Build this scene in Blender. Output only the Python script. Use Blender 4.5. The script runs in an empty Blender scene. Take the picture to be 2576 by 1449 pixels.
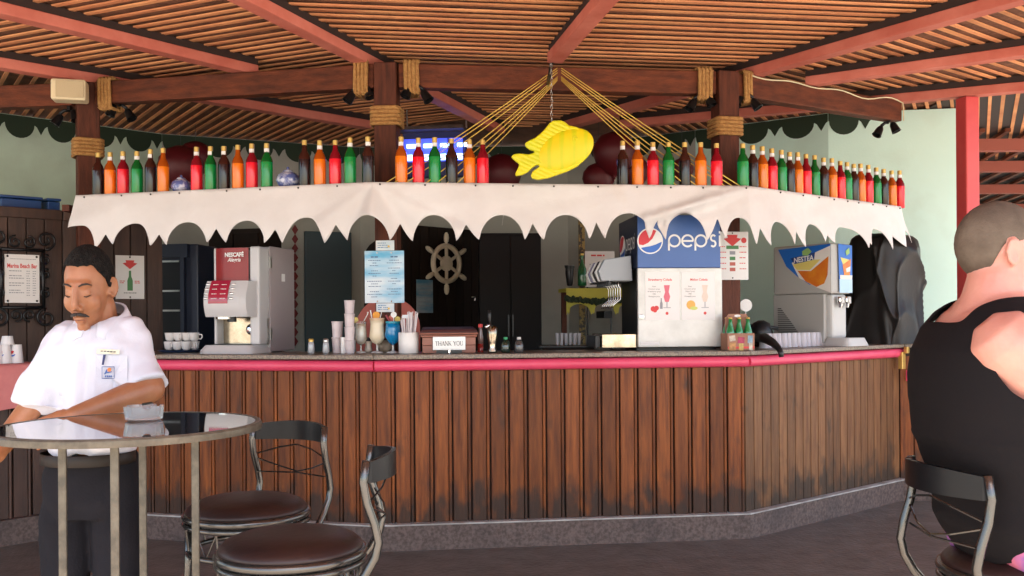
import bpy, bmesh, math, random
from mathutils import Vector, Matrix, Euler, noise
from mathutils.bvhtree import BVHTree
R = math.radians
random.seed(7)
S = bpy.context.scene
COL = S.collection

# ---------------------------------------------------------------- camera
CAMZ, FPX, CX, CY, ROLL = 1.42, 2400.0, 1288.0, 800.0, 0.007     # photograph measured on a 2576 px wide copy
cam_d = bpy.data.cameras.new('camera'); cam = bpy.data.objects.new('camera', cam_d); COL.objects.link(cam)
cam_d.sensor_width = 36.0; cam_d.lens = 36.0 * FPX / 2576.0
cam_d.shift_y = (CY - 724.5) / 2576.0
cam_d.clip_start = 0.05; cam_d.clip_end = 400
c_, s_ = math.cos(ROLL), math.sin(ROLL)
cam.matrix_world = Matrix(((c_, s_, 0, 0), (0, 0, -1, 0), (-s_, c_, 0, CAMZ), (0, 0, 0, 1)))
S.camera = cam

# ---------------------------------------------------------------- world, sun, exposure
SUN_EL, SUN_AZ = 52.0, 166.0          # degrees; azimuth clockwise from +Y (behind the camera, to its right)
w = bpy.data.worlds.new('World'); S.world = w; w.use_nodes = True
wn = w.node_tree.nodes; wl = w.node_tree.links
bg = wn['Background']
sky = wn.new('ShaderNodeTexSky'); sky.sky_type = 'NISHITA'; sky.sun_disc = False
sky.sun_elevation = R(SUN_EL); sky.sun_rotation = R(SUN_AZ); sky.dust_density = 1.5
wl.new(sky.outputs[0], bg.inputs[0]); bg.inputs[1].default_value = 0.15
sd = bpy.data.lights.new('sun', 'SUN'); sd.energy = 5.0; sd.angle = R(0.5); sd.color = (1.0, 0.95, 0.86)
sun = bpy.data.objects.new('sun', sd); COL.objects.link(sun)
sv = Vector((math.sin(R(SUN_AZ)) * math.cos(R(SUN_EL)), math.cos(R(SUN_AZ)) * math.cos(R(SUN_EL)), math.sin(R(SUN_EL))))
sun.rotation_euler = sv.to_track_quat('Z', 'Y').to_euler()
S.view_settings.view_transform = 'Standard'; S.view_settings.look = 'None'
S.view_settings.exposure = 1.95; S.view_settings.gamma = 1.0; S.view_settings.use_curve_mapping = False
S.render.engine = 'CYCLES'
cy = S.cycles
cy.use_denoising = True
try: cy.denoiser = 'OPENIMAGEDENOISE'
except Exception: pass
cy.max_bounces = 10; cy.diffuse_bounces = 6; cy.glossy_bounces = 4; cy.transmission_bounces = 6
cy.sample_clamp_indirect = 6.0; cy.caustics_reflective = False; cy.caustics_refractive = False

# ---------------------------------------------------------------- photograph pixel -> place
def ray(px, py):
    dx, dy = px - CX, py - CY
    return Vector(((dx - ROLL * dy) / FPX, 1.0, -(dy + ROLL * dx) / FPX))
def W(px, py, d):
    r = ray(px, py); return Vector((r.x * d, d, CAMZ + r.z * d))
def WZ(px, py, z):
    r = ray(px, py); d = (z - CAMZ) / r.z; return Vector((r.x * d, d, z))
def WP(px, py, p0, p1):
    """where the sight line meets the upright plane over the plan line p0-p1; also the distance along it"""
    r = ray(px, py); ex, ey = p1[0] - p0[0], p1[1] - p0[1]
    den = ex * r.y - ey * r.x
    s = (p0[1] * r.x - p0[0] * r.y) / den
    d = p0[1] + ey * s
    return Vector((r.x * d, d, CAMZ + r.z * d)), s * math.hypot(ex, ey)
def V2(a): return Vector((a[0], a[1], 0))
def offset_line(pts, dist):
    """plan polyline moved to the far side (+) or the near side (-) of the camera, mitred"""
    n = len(pts); out = []
    def nrm(a, b):
        t = (V2(b) - V2(a)).normalized(); return Vector((-t.y, t.x, 0))
    for i in range(n):
        ns = []
        if i > 0: ns.append(nrm(pts[i-1], pts[i]))
        if i < n-1: ns.append(nrm(pts[i], pts[i+1]))
        if len(ns) == 1: m = ns[0] * dist
        else:
            b = (ns[0] + ns[1]).normalized(); m = b * (dist / b.dot(ns[0]))
        p = V2(pts[i]) + m; out.append((p.x, p.y))
    return out
def ang(a, b): return math.atan2(b[1]-a[1], b[0]-a[0])

# ---------------------------------------------------------------- materials
def mat(name, col, rough=0.5, metal=0.0, col2=None, scale=8.0, stretch=(1, 1, 1), bump=0.0, bscale=None,
        rand=0.0, spec=None, coat=0.0, trans=0.0, alpha=None, emit=None, contrast=(0.35, 0.65), detail=4.0, sheen=0.0, sss=0.0, ior=None):
    m = bpy.data.materials.new(name); m.use_nodes = True
    nt = m.node_tree; N = nt.nodes; Lk = nt.links; b = N['Principled BSDF']
    c = tuple(col) + (1,)
    b.inputs['Base Color'].default_value = c; b.inputs['Roughness'].default_value = rough; b.inputs['Metallic'].default_value = metal
    if spec is not None: b.inputs['Specular IOR Level'].default_value = spec
    if coat: b.inputs['Coat Weight'].default_value = coat; b.inputs['Coat Roughness'].default_value = 0.08
    if trans: b.inputs['Transmission Weight'].default_value = trans
    if alpha is not None: b.inputs['Alpha'].default_value = alpha
    if ior: b.inputs['IOR'].default_value = ior
    if emit: b.inputs['Emission Color'].default_value = tuple(emit[0]) + (1,); b.inputs['Emission Strength'].default_value = emit[1]
    if sss:
        b.inputs['Subsurface Weight'].default_value = sss; b.inputs['Subsurface Radius'].default_value = (0.01, 0.004, 0.002)
        b.inputs['Subsurface Scale'].default_value = 0.6
    need = col2 is not None or bump or rand
    if need:
        tc = N.new('ShaderNodeTexCoord'); mp = N.new('ShaderNodeMapping'); mp.inputs['Scale'].default_value = stretch
        Lk.new(tc.outputs['Object'], mp.inputs['Vector'])
        oi = N.new('ShaderNodeObjectInfo')
        vm = N.new('ShaderNodeVectorMath'); vm.operation = 'MULTIPLY_ADD'
        Lk.new(oi.outputs['Random'], vm.inputs[0]); vm.inputs[1].default_value = (37, 23, 51); Lk.new(tc.outputs['Object'], vm.inputs[2])
        Lk.new(vm.outputs[0], mp.inputs['Vector'])
        nz = N.new('ShaderNodeTexNoise'); nz.inputs['Scale'].default_value = scale; nz.inputs['Detail'].default_value = detail; nz.inputs['Roughness'].default_value = 0.6
        Lk.new(mp.outputs[0], nz.inputs['Vector'])
        last = None
        if col2 is not None:
            rp = N.new('ShaderNodeValToRGB'); rp.color_ramp.elements[0].position = contrast[0]; rp.color_ramp.elements[1].position = contrast[1]
            rp.color_ramp.elements[0].color = c; rp.color_ramp.elements[1].color = tuple(col2) + (1,)
            Lk.new(nz.outputs['Fac'], rp.inputs[0]); last = rp.outputs[0]
        if rand:
            hs = N.new('ShaderNodeHueSaturation')
            ma = N.new('ShaderNodeMapRange'); ma.inputs['To Min'].default_value = 1 - rand; ma.inputs['To Max'].default_value = 1 + rand
            Lk.new(oi.outputs['Random'], ma.inputs['Value']); Lk.new(ma.outputs[0], hs.inputs['Value'])
            if last: Lk.new(last, hs.inputs['Color'])
            else: hs.inputs['Color'].default_value = c
            last = hs.outputs[0]
        if last: Lk.new(last, b.inputs['Base Color'])
        if bump:
            bp = N.new('ShaderNodeBump'); bp.inputs['Strength'].default_value = bump; bp.inputs['Distance'].default_value = 0.02
            if bscale:
                n2 = N.new('ShaderNodeTexNoise'); n2.inputs['Scale'].default_value = bscale; n2.inputs['Detail'].default_value = 3
                Lk.new(mp.outputs[0], n2.inputs['Vector']); Lk.new(n2.outputs['Fac'], bp.inputs['Height'])
            else: Lk.new(nz.outputs['Fac'], bp.inputs['Height'])
            Lk.new(bp.outputs[0], b.inputs['Normal'])
    return m

def add_stain(m, dark, scale, lo, hi, amount=0.8, stretch=(1, 1, 1), zband=None):
    """darker blotches (wear) over a material; zband=(z0, z1) adds ragged damp dirt rising from the foot of the boards"""
    nt = m.node_tree; N = nt.nodes; Lk = nt.links; b = N['Principled BSDF']
    src = b.inputs['Base Color'].links[0].from_socket if b.inputs['Base Color'].links else None
    geo = N.new('ShaderNodeNewGeometry'); mp = N.new('ShaderNodeMapping'); mp.inputs['Scale'].default_value = stretch
    Lk.new(geo.outputs['Position'], mp.inputs['Vector'])
    nz = N.new('ShaderNodeTexNoise'); nz.inputs['Scale'].default_value = scale; nz.inputs['Detail'].default_value = 5
    Lk.new(mp.outputs[0], nz.inputs['Vector'])
    mr = N.new('ShaderNodeMapRange'); mr.inputs['From Min'].default_value = lo; mr.inputs['From Max'].default_value = hi; mr.inputs['To Max'].default_value = amount
    if zband:
        sp = N.new('ShaderNodeSeparateXYZ'); Lk.new(geo.outputs['Position'], sp.inputs[0])
        zr = N.new('ShaderNodeMapRange'); zr.inputs['From Min'].default_value = zband[1]; zr.inputs['From Max'].default_value = zband[0]
        zr.inputs['To Min'].default_value = 0; zr.inputs['To Max'].default_value = zband[2]
        Lk.new(sp.outputs[2], zr.inputs['Value'])
        ad = N.new('ShaderNodeMath'); ad.operation = 'ADD'; Lk.new(nz.outputs['Fac'], ad.inputs[0]); Lk.new(zr.outputs[0], ad.inputs[1])
        Lk.new(ad.outputs[0], mr.inputs['Value'])
    else: Lk.new(nz.outputs['Fac'], mr.inputs['Value'])
    mx = N.new('ShaderNodeMix'); mx.data_type = 'RGBA'
    Lk.new(mr.outputs[0], mx.inputs['Factor'])
    if src: Lk.new(src, mx.inputs[6])
    else: mx.inputs[6].default_value = b.inputs['Base Color'].default_value
    mx.inputs[7].default_value = tuple(dark) + (1,)
    Lk.new(mx.outputs[2], b.inputs['Base Color'])
    return m

# ---------------------------------------------------------------- mesh builder
class MB:
    def __init__(self, M=None):
        self.v = []; self.f = []; self.M = M or Matrix.Identity(4)
    def vert(self, p): self.v.append(self.M @ Vector(p)); return len(self.v) - 1
    def add(self, vs, fs):
        o = len(self.v)
        for p in vs: self.v.append(self.M @ Vector(p))
        for f in fs: self.f.append(tuple(i + o for i in f))
        return self
    def box(self, c, s, rz=0.0, rot=None):
        hx, hy, hz = s[0]/2, s[1]/2, s[2]/2
        m = rot.to_matrix() if rot else Matrix.Rotation(rz, 3, 'Z')
        vs = [Vector(c) + m @ Vector((x*hx, y*hy, z*hz)) for x in (-1, 1) for y in (-1, 1) for z in (-1, 1)]
        return self.add(vs, [(0,1,3,2), (4,6,7,5), (0,4,5,1), (2,3,7,6), (0,2,6,4), (1,5,7,3)])
    def bar(self, p0, p1, w, h, up=(0, 0, 1)):
        """box with its long axis p0-p1, w across, h along up"""
        p0, p1 = Vector(p0), Vector(p1); t = (p1 - p0).normalized(); up = Vector(up)
        sd = t.cross(up)
        if sd.length < 1e-5: sd = t.cross(Vector((1, 0, 0)))
        sd.normalize(); u = sd.cross(t)
        vs = [p + sd*(a*w/2) + u*(b*h/2) for p in (p0, p1) for a, b in ((-1,-1), (1,-1), (1,1), (-1,1))]
        return self.add(vs, [(3,2,1,0), (4,5,6,7), (0,1,5,4), (1,2,6,5), (2,3,7,6), (3,0,4,7)])
    def tube(self, pts, r, n=8, closed=False, cap=True, flat=1.0):
        pts = [Vector(p) for p in pts]; k = len(pts)
        rs = r if isinstance(r, (list, tuple)) else [r] * k
        ref = None; vs = []
        for i in range(k):
            a = pts[(i-1) % k] if (closed or i > 0) else pts[i]
            b = pts[(i+1) % k] if (closed or i < k-1) else pts[i]
            t = (b - a)
            if t.length < 1e-9: t = Vector((0, 0, 1))
            t.normalize()
            if ref is None:
                ref = t.orthogonal().normalized()
                if abs(t.z) < 0.9: ref = (Vector((0, 0, 1)) - t * t.z).normalized()
            ref = (ref - t * ref.dot(t))
            if ref.length < 1e-6: ref = t.orthogonal()
            ref.normalize(); bn = t.cross(ref)
            for j in range(n):
                a_ = 2*math.pi*j/n
                vs.append(pts[i] + (ref*math.cos(a_)*flat + bn*math.sin(a_)) * rs[i])
        fs = []
        for i in range(k if closed else k-1):
            i2 = (i+1) % k
            for j in range(n): fs.append((i*n+j, i*n+(j+1) % n, i2*n+(j+1) % n, i2*n+j))
        if cap and not closed: fs += [tuple(range(n-1, -1, -1)), tuple((k-1)*n + j for j in range(n))]
        return self.add(vs, fs)
    def cyl(self, p0, p1, r0, r1=None, n=16):
        return self.tube([p0, p1], [r0, r0 if r1 is None else r1], n)
    def lathe(self, prof, n=16, c=(0, 0, 0), ax=None, capb=True, capt=True):
        """prof: (r, z) list"""
        m = Matrix.Identity(3) if ax is None else Vector((0, 0, 1)).rotation_difference(Vector(ax)).to_matrix()
        vs = [Vector(c) + m @ Vector((r*math.cos(2*math.pi*j/n), r*math.sin(2*math.pi*j/n), z)) for r, z in prof for j in range(n)]
        fs = []
        for i in range(len(prof)-1):
            for j in range(n): fs.append((i*n+j, i*n+(j+1) % n, (i+1)*n+(j+1) % n, (i+1)*n+j))
        if capb: fs.append(tuple(range(n-1, -1, -1)))
        if capt: fs.append(tuple((len(prof)-1)*n + j for j in range(n)))
        return self.add(vs, fs)
    def ellipsoid(self, c, r, n=16, m=10, rot=None):
        vs = []; fs = []; q = rot.to_matrix() if rot else Matrix.Identity(3)
        for i in range(m+1):
            th = math.pi*i/m
            for j in range(n):
                ph = 2*math.pi*j/n
                vs.append(Vector(c) + q @ Vector((r[0]*math.sin(th)*math.cos(ph), r[1]*math.sin(th)*math.sin(ph), -r[2]*math.cos(th))))
        for i in range(m):
            for j in range(n): fs.append((i*n+j, i*n+(j+1) % n, (i+1)*n+(j+1) % n, (i+1)*n+j))
        return self.add(vs, fs)
    def prism(self, outline, y0, y1, map=None):
        """outline in (x, z), between y0 (near) and y1"""
        k = len(outline); g = map or (lambda x, y, z: (x, y, z))
        vs = [g(x, y0, z) for x, z in outline] + [g(x, y1, z) for x, z in outline]
        fs = [tuple(range(k-1, -1, -1)), tuple(range(k, 2*k))] + [(i, (i+1) % k, k+(i+1) % k, k+i) for i in range(k)]
        return self.add(vs, fs)
    def slab(self, outline, z0, z1):
        k = len(outline)
        vs = [(x, y, z0) for x, y in outline] + [(x, y, z1) for x, y in outline]
        fs = [tuple(range(k-1, -1, -1)), tuple(range(k, 2*k))] + [(i, (i+1) % k, k+(i+1) % k, k+i) for i in range(k)]
        return self.add(vs, fs)
    def rings(self, rings, n=24, p=2.0, capb=True, capt=True):
        """rings: (cx, cy, z, rx, ry) ; superellipse power p"""
        vs = []
        for cx, cy_, z, rx, ry in rings:
            for j in range(n):
                a = 2*math.pi*j/n; ca, sa = math.cos(a), math.sin(a)
                vs.append((cx + rx*math.copysign(abs(ca)**(2/p), ca), cy_ + ry*math.copysign(abs(sa)**(2/p), sa), z))
        k = len(rings); fs = []
        for i in range(k-1):
            for j in range(n): fs.append((i*n+j, i*n+(j+1) % n, (i+1)*n+(j+1) % n, (i+1)*n+j))
        if capb: fs.append(tuple(range(n-1, -1, -1)))
        if capt: fs.append(tuple((k-1)*n + j for j in range(n)))
        return self.add(vs, fs)
    def strip(self, pts, w, y=0.0, t=0.002, closed=False):
        """flat raised line of lettering in the (x, z) plane facing -y"""
        k = len(pts); L = []; Rr = []
        for i in range(k):
            a = pts[(i-1) % k] if (closed or i > 0) else pts[i]; b = pts[(i+1) % k] if (closed or i < k-1) else pts[i]
            dx, dz = b[0]-a[0], b[1]-a[1]; l = math.hypot(dx, dz) or 1
            nx, nz = -dz/l*w/2, dx/l*w/2
            L.append((pts[i][0]+nx, pts[i][1]+nz)); Rr.append((pts[i][0]-nx, pts[i][1]-nz))
        vs = [(x, y-t, z) for x, z in L] + [(x, y-t, z) for x, z in Rr]
        fs = []
        for i in range(k if closed else k-1):
            j = (i+1) % k; fs.append((i, k+i, k+j, j))
        return self.add(vs, fs)
    def mesh(self, name='mesh', smooth=False):
        me = bpy.data.meshes.new(name); me.from_pydata([tuple(v) for v in self.v], [], self.f); me.update()
        bm = bmesh.new(); bm.from_mesh(me); bmesh.ops.recalc_face_normals(bm, faces=bm.faces); bm.to_mesh(me); bm.free()
        if smooth:
            for p in me.polygons: p.use_smooth = True
        return me
    def build(self, name, m, parent=None, smooth=False, bevel=0.0, sub=0, loc=None, rz=None, angle=None):
        me = self.mesh(name, smooth)
        if m: me.materials.append(m)
        o = bpy.data.objects.new(name, me); COL.objects.link(o)
        if parent: o.parent = parent
        if loc is not None: o.location = loc
        if rz is not None: o.rotation_euler = (0, 0, rz)
        if bevel:
            md = o.modifiers.new('b', 'BEVEL'); md.width = bevel; md.segments = 2; md.limit_method = 'ANGLE'; md.angle_limit = R(40)
        if sub:
            md = o.modifiers.new('s', 'SUBSURF'); md.levels = sub; md.render_levels = sub
        if smooth and angle:
            me.set_sharp_from_angle(angle=R(angle))
        return o

def tag(o, label=None, cat=None, group=None, kind=None):
    if label: o['label'] = label
    if cat: o['category'] = cat
    if group: o['group'] = group
    if kind: o['kind'] = kind
    return o
def thing(name, label, cat, loc=(0, 0, 0), rz=0.0, group=None):
    o = bpy.data.objects.new(name, None); COL.objects.link(o); o.location = loc; o.rotation_euler = (0, 0, rz)
    o.empty_display_size = 0.1
    return tag(o, label, cat, group)
def copy_tree(o, parent=None):
    c = o.copy(); COL.objects.link(c); c.parent = parent
    for ch in list(o.children): copy_tree(ch, c)
    return c
def share(src, name, parent, loc, rz=0.0, m=None):
    """another object on the same mesh data"""
    o = src.copy(); o.name = name; COL.objects.link(o); o.parent = parent; o.location = loc; o.rotation_euler = (0, 0, rz)
    return o
_txt = {}
def text_verts(s, size, align='CENTER', bold=0.0, shear=0.0):
    key = (s, size, align, bold, shear)
    if key not in _txt:
        cu = bpy.data.curves.new('t', 'FONT'); cu.body = s; cu.size = size; cu.align_x = align; cu.align_y = 'CENTER'
        cu.offset = bold; cu.shear = shear; cu.resolution_u = 3
        ob = bpy.data.objects.new('t', cu); COL.objects.link(ob)
        dg = bpy.context.evaluated_depsgraph_get(); me = bpy.data.meshes.new_from_object(ob.evaluated_get(dg))
        _txt[key] = ([v.co.copy() for v in me.vertices], [tuple(p.vertices) for p in me.polygons])
        bpy.data.objects.remove(ob); bpy.data.curves.remove(cu); bpy.data.meshes.remove(me)
    return _txt[key]
def put_text(mb, s, x, z, size, y=0.0, align='CENTER', sx=1.0, bold=0.0, shear=0.0):
    vs, fs = text_verts(s, size, align, bold, shear)
    mb.add([(x + v.x*sx, y, z + v.y) for v in vs], fs)
    return mb
def fine_print(mb, x0, x1, z, h, y=0.0, seed=0):
    """a line of print too small to read: a row of word-long dashes"""
    rr = random.Random(seed); x = x0
    while x < x1 - h:
        l = min(rr.uniform(1.0, 3.4)*h, x1 - x)
        mb.add([(x, y, z), (x+l, y, z), (x+l, y, z+h), (x, y, z+h)], [(0, 1, 2, 3)]); x += l + h*0.6
def disc(mb, x, z, r, y=0.0, n=24, rx=None):
    rx = rx or r
    mb.add([(x + rx*math.cos(2*math.pi*i/n), y, z + r*math.sin(2*math.pi*i/n)) for i in range(n)], [tuple(range(n))])
def poly(mb, pts, y=0.0): mb.add([(x, y, z) for x, z in pts], [tuple(range(len(pts)))])
def evaluated(o):
    dg = bpy.context.evaluated_depsgraph_get(); return bpy.data.meshes.new_from_object(o.evaluated_get(dg))
def melt(mb, name, m, parent, voxel=0.008, smooth=6, fold=None):
    """one continuous surface from overlapping closed shapes (worked into the mesh itself)"""
    me = mb.mesh('tmp'); o = bpy.data.objects.new('tmp', me); COL.objects.link(o)
    md = o.modifiers.new('r', 'REMESH'); md.mode = 'VOXEL'; md.voxel_size = voxel
    ms = o.modifiers.new('s', 'SMOOTH'); ms.iterations = smooth; ms.factor = 0.5
    me2 = evaluated(o); bpy.data.objects.remove(o); bpy.data.meshes.remove(me)
    if fold:
        nrm = [v.normal.copy() for v in me2.vertices]
        for v, n_ in zip(me2.vertices, nrm): v.co += n_ * fold(v.co, n_)
    me2.name = name
    for p in me2.polygons: p.use_smooth = True
    me2.materials.append(m)
    ob = bpy.data.objects.new(name, me2); COL.objects.link(ob); ob.parent = parent
    return ob
# ================================================================ materials used all over
M = {}
M['floor'] = add_stain(mat('floor_stone', (0.165, 0.150, 0.130), 0.40, spec=0.35, col2=(0.100, 0.089, 0.077), scale=6.5, contrast=(0.34, 0.66), bump=0.3, bscale=40, detail=8), (0.075, 0.06, 0.054), 5.0, 0.52, 0.78, 0.5, (1, 3, 1))
M['sand'] = mat('bounce_paving', (0.58, 0.51, 0.43), 0.9, col2=(0.50, 0.44, 0.37), scale=0.8)
M['wallpaint'] = mat('pale_green_plaster', (0.56, 0.70, 0.57), 0.85, col2=(0.52, 0.65, 0.53), scale=1.3, bump=0.06, bscale=60)
M['mint'] = add_stain(mat('pale_green_plaster_lit', (0.66, 0.90, 0.80), 0.85, col2=(0.62, 0.86, 0.76), scale=1.3, bump=0.06, bscale=60), (0.50, 0.62, 0.50), 2.2, 0.55, 0.85, 0.5)  # lit copy of the wall plaster; brightness by the opening put into the colour
add_stain(M['wallpaint'], (0.36, 0.42, 0.34), 2.4, 0.52, 0.85, 0.6)
M['greyplaster'] = add_stain(mat('grey_plaster', (0.44, 0.44, 0.40), 0.85, col2=(0.38, 0.38, 0.345), scale=1.1, bump=0.06, bscale=60), (0.26, 0.25, 0.22), 2.4, 0.52, 0.85, 0.6)
M['darkgreen'] = mat('dark_green_paint', (0.012, 0.030, 0.012), 0.7)
M['postwood'] = mat('dark_post_wood', (0.115, 0.033, 0.017), 0.55, spec=0.2, col2=(0.058, 0.018, 0.011), scale=5, stretch=(6, 6, 0.8), bump=0.2, bscale=30)
M['beamwood'] = mat('ring_beam_wood', (0.165, 0.044, 0.019), 0.6, spec=0.2, col2=(0.080, 0.024, 0.013), scale=4, stretch=(1.2, 1.2, 5), bump=0.2, bscale=24, rand=0.12)
M['rafter'] = mat('pink_rafter_paint', (0.62, 0.20, 0.145), 0.65, spec=0.2, col2=(0.50, 0.13, 0.09), scale=3, bump=0.12, bscale=18, rand=0.08)
M['lath'] = mat('roof_lath_wood', (0.74, 0.34, 0.15), 0.7, spec=0.15, col2=(0.56, 0.215, 0.10), scale=2.2, rand=0.22, bump=0.15, bscale=20)
M['mat'] = mat('reed_mat', (0.24, 0.098, 0.050), 0.95, col2=(0.13, 0.052, 0.028), scale=6, bump=0.5, bscale=45, detail=8)
M['redwood'] = mat('faded_red_beam', (0.30, 0.085, 0.06), 0.65, spec=0.2)
M['redpost'] = mat('coral_red_paint', (0.62, 0.075, 0.075), 0.4, col2=(0.54, 0.055, 0.06), scale=3)
M['rope'] = mat('jute_rope', (0.46, 0.245, 0.075), 0.85, col2=(0.32, 0.15, 0.045), scale=40, bump=0.6, bscale=70)
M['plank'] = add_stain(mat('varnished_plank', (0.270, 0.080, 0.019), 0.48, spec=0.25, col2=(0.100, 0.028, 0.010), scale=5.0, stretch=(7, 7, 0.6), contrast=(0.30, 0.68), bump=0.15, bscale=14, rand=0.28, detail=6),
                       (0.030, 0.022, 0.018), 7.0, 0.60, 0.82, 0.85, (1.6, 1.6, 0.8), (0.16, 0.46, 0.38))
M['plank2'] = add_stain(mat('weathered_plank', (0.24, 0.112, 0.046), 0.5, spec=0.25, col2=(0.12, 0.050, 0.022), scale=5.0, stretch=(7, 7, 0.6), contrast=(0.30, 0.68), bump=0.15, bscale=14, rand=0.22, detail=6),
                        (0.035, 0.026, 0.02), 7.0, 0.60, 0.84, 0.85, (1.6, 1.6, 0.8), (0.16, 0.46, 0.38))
M['gap'] = mat('panel_backing', (0.03, 0.014, 0.01), 0.8)
M['granite'] = mat('speckled_granite', (0.26, 0.20, 0.15), 0.35, col2=(0.12, 0.09, 0.07), scale=90, contrast=(0.42, 0.6))
M['terrazzo'] = add_stain(mat('terrazzo_kerb', (0.150, 0.108, 0.094), 0.55, spec=0.25, col2=(0.080, 0.057, 0.050), scale=46, contrast=(0.40, 0.62), bump=0.1, bscale=60), (0.05, 0.04, 0.04), 5, 0.5, 0.75, 0.6)
M['kerbtop'] = mat('kerb_edge', (0.50, 0.49, 0.46), 0.5, col2=(0.30, 0.28, 0.26), scale=9)
M['pink'] = mat('pink_rail_paint', (0.74, 0.075, 0.155), 0.4, col2=(0.68, 0.055, 0.12), scale=4, bump=0.05, bscale=30)
M['pinkcloth'] = mat('pink_cloth', (0.62, 0.22, 0.21), 0.9, col2=(0.56, 0.18, 0.18), scale=9)
M['black'] = mat('black_plastic', (0.012, 0.012, 0.013), 0.4)
M['blackmetal'] = mat('black_metal', (0.02, 0.02, 0.022), 0.3, 0.6)
M['darkwood'] = mat('dark_partition_wood', (0.075, 0.036, 0.024), 0.55, col2=(0.042, 0.020, 0.014), scale=3, stretch=(6, 6, 0.8), rand=0.2, bump=0.15, bscale=18)
M['chrome'] = mat('chrome', (0.85, 0.84, 0.82), 0.09, 1.0)
M['steel'] = mat('brushed_steel', (0.62, 0.61, 0.58), 0.28, 1.0, col2=(0.5, 0.49, 0.46), scale=14, bump=0.05, bscale=30)
M['white'] = mat('white_plastic', (0.78, 0.77, 0.76), 0.4)
M['paper'] = mat('white_paper', (0.80, 0.78, 0.77), 0.75)
M['ink'] = mat('dark_ink', (0.06, 0.06, 0.07), 0.8)
M['greyink'] = mat('grey_ink', (0.30, 0.30, 0.33), 0.8)
M['redink'] = mat('red_ink', (0.66, 0.07, 0.07), 0.8)
M['gold'] = mat('gold_foil', (0.62, 0.42, 0.12), 0.35, 0.6)
M['glass'] = mat('clear_glass', (0.92, 0.95, 0.95), 0.05, trans=0.85, alpha=0.55)

# ================================================================ ground, floor
g = MB(); g.add([(-150, -150, -0.02), (150, -150, -0.02), (150, 150, -0.02), (-150, 150, -0.02)], [(0, 1, 2, 3)])  # unseen paving, pale and brought close so sunlight bounces onto the laths
tag(g.build('ground', M['sand']), 'unseen pale paving around the bar terrace that bounces sunlight upward', kind='structure')
g = MB(); g.add([(-10, 3.3, 0), (4.6, 3.3, 0), (4.6, 16, 0), (-10, 16, 0)], [(0, 1, 2, 3)])
tag(g.build('floor', M['floor']), 'dark stone terrace floor in front of the bar', kind='structure')

# ================================================================ the pergola: posts, ring beams, rafters, laths, mat
ZB0, ZB1, ZR1, ZL = 2.97, 3.13, 3.255, 3.262
perg = thing('pergola', 'timber pergola roof of laths and pink rafters over the bar', 'pergola', (0, 0, 0))
P1, P2, P3, P4 = (-3.05, 6.88), (-0.83, 6.42), (1.505, 6.70), (3.10, 7.66)
for (x, y), rz in ((P1, R(30)), (P2, R(-4)), (P3, R(12))):
    MB().box((0, 0, 1.565), (0.15, 0.15, 3.13)).build('post', M['postwood'], perg, bevel=0.008, loc=(x, y, 0), rz=rz)
def beam(a, b, y=0.0):
    A_, B_ = Vector((a[0], a[1], 3.05)), Vector((b[0], b[1], 3.05)); t = (B_-A_).normalized()
    l = (B_-A_).length; o = MB().box((0, 0, 0), (l, 0.10, 0.16)).build('ring_beam', M['beamwood'], perg, bevel=0.008, loc=(A_+B_)/2, rz=math.atan2(t.y, t.x)); return o
def inset(a, b, m0, m1):
    t = (V2(b)-V2(a)).normalized(); p = V2(a)+t*m0; q = V2(b)-t*m1; return (p.x, p.y), (q.x, q.y)
for a, b, m0, m1 in (((-6.2, 7.25), P1, 0, 0.09), (P1, P2, 0.09, 0.076), (P2, P3, 0.076, 0.076), (P3, P4, 0.076, 0)):
    beam(*inset(a, b, m0, m1))
RAF = [((-6.2, 3.79), (-1.28, 8.60)), ((-4.95, 2.67), (-1.80, 6.71)), ((-2.85, 1.30), (-0.10, 8.90)),
       ((1.32, 1.05), (0.30, 6.42)), ((5.45, 1.32), (0.50, 8.70)), ((6.20, 4.55), (2.22, 7.14)), ((7.20, 5.90), (1.0, 8.65))]
for k, (a, b) in enumerate(RAF):
    A_, B_ = Vector((a[0], a[1], 3.193)), Vector((b[0], b[1], 3.193)); t = B_-A_
    MB().box((0, 0, -0.026), (t.length, 0.105, 0.070 - 0.002*(k % 3))).build('rafter', M['rafter'], perg, bevel=0.006, loc=(A_+B_)/2 + Vector((0, 0, 0.001*(k % 3))), rz=math.atan2(t.y, t.x))
    MB().box((0, 0, 0.035), (t.length, 0.085, 0.052)).build('dark_strip', M['gap'], perg, loc=(A_+B_)/2 + Vector((0, 0, 0.001*(k % 3))), rz=math.atan2(t.y, t.x))  # added dark strip between the coral rafter and the laths
O = (0.05, 8.9)
def inside_line(a, b, side):          # side +1: keep what lies to the left of a->b
    t = (V2(b)-V2(a)).normalized(); return (V2(a), Vector((-t.y, t.x, 0)) * side)
La, Lc, Le, Lg = RAF[0], RAF[2], RAF[4], RAF[6]
SECT = [(-56, [inside_line(*La, 1)], 0.4, 4.2, 4.5, 3.2), (-24, [inside_line(*La, -1), inside_line(*Lc, 1)], 0.3, 4.45, 9.5, 7.5),
        (8, [inside_line(*Lc, -1), inside_line(*Le, 1)], -1.2, 3.55, 10, 6), (38, [inside_line(*Le, -1), inside_line(*Lg, 1)], 0.3, 4.6, 9.5, 7.5),
        (64, [inside_line(*Lg, -1)], 0.9, 4.9, 5.5, 4.6)]
rr = random.Random(3)
def lath_bar(mb, p, q, w, h, dz=0.0): mb.bar((p.x, p.y, ZL-h/2+dz), (q.x, q.y, ZL-h/2+dz), w, h)
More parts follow.
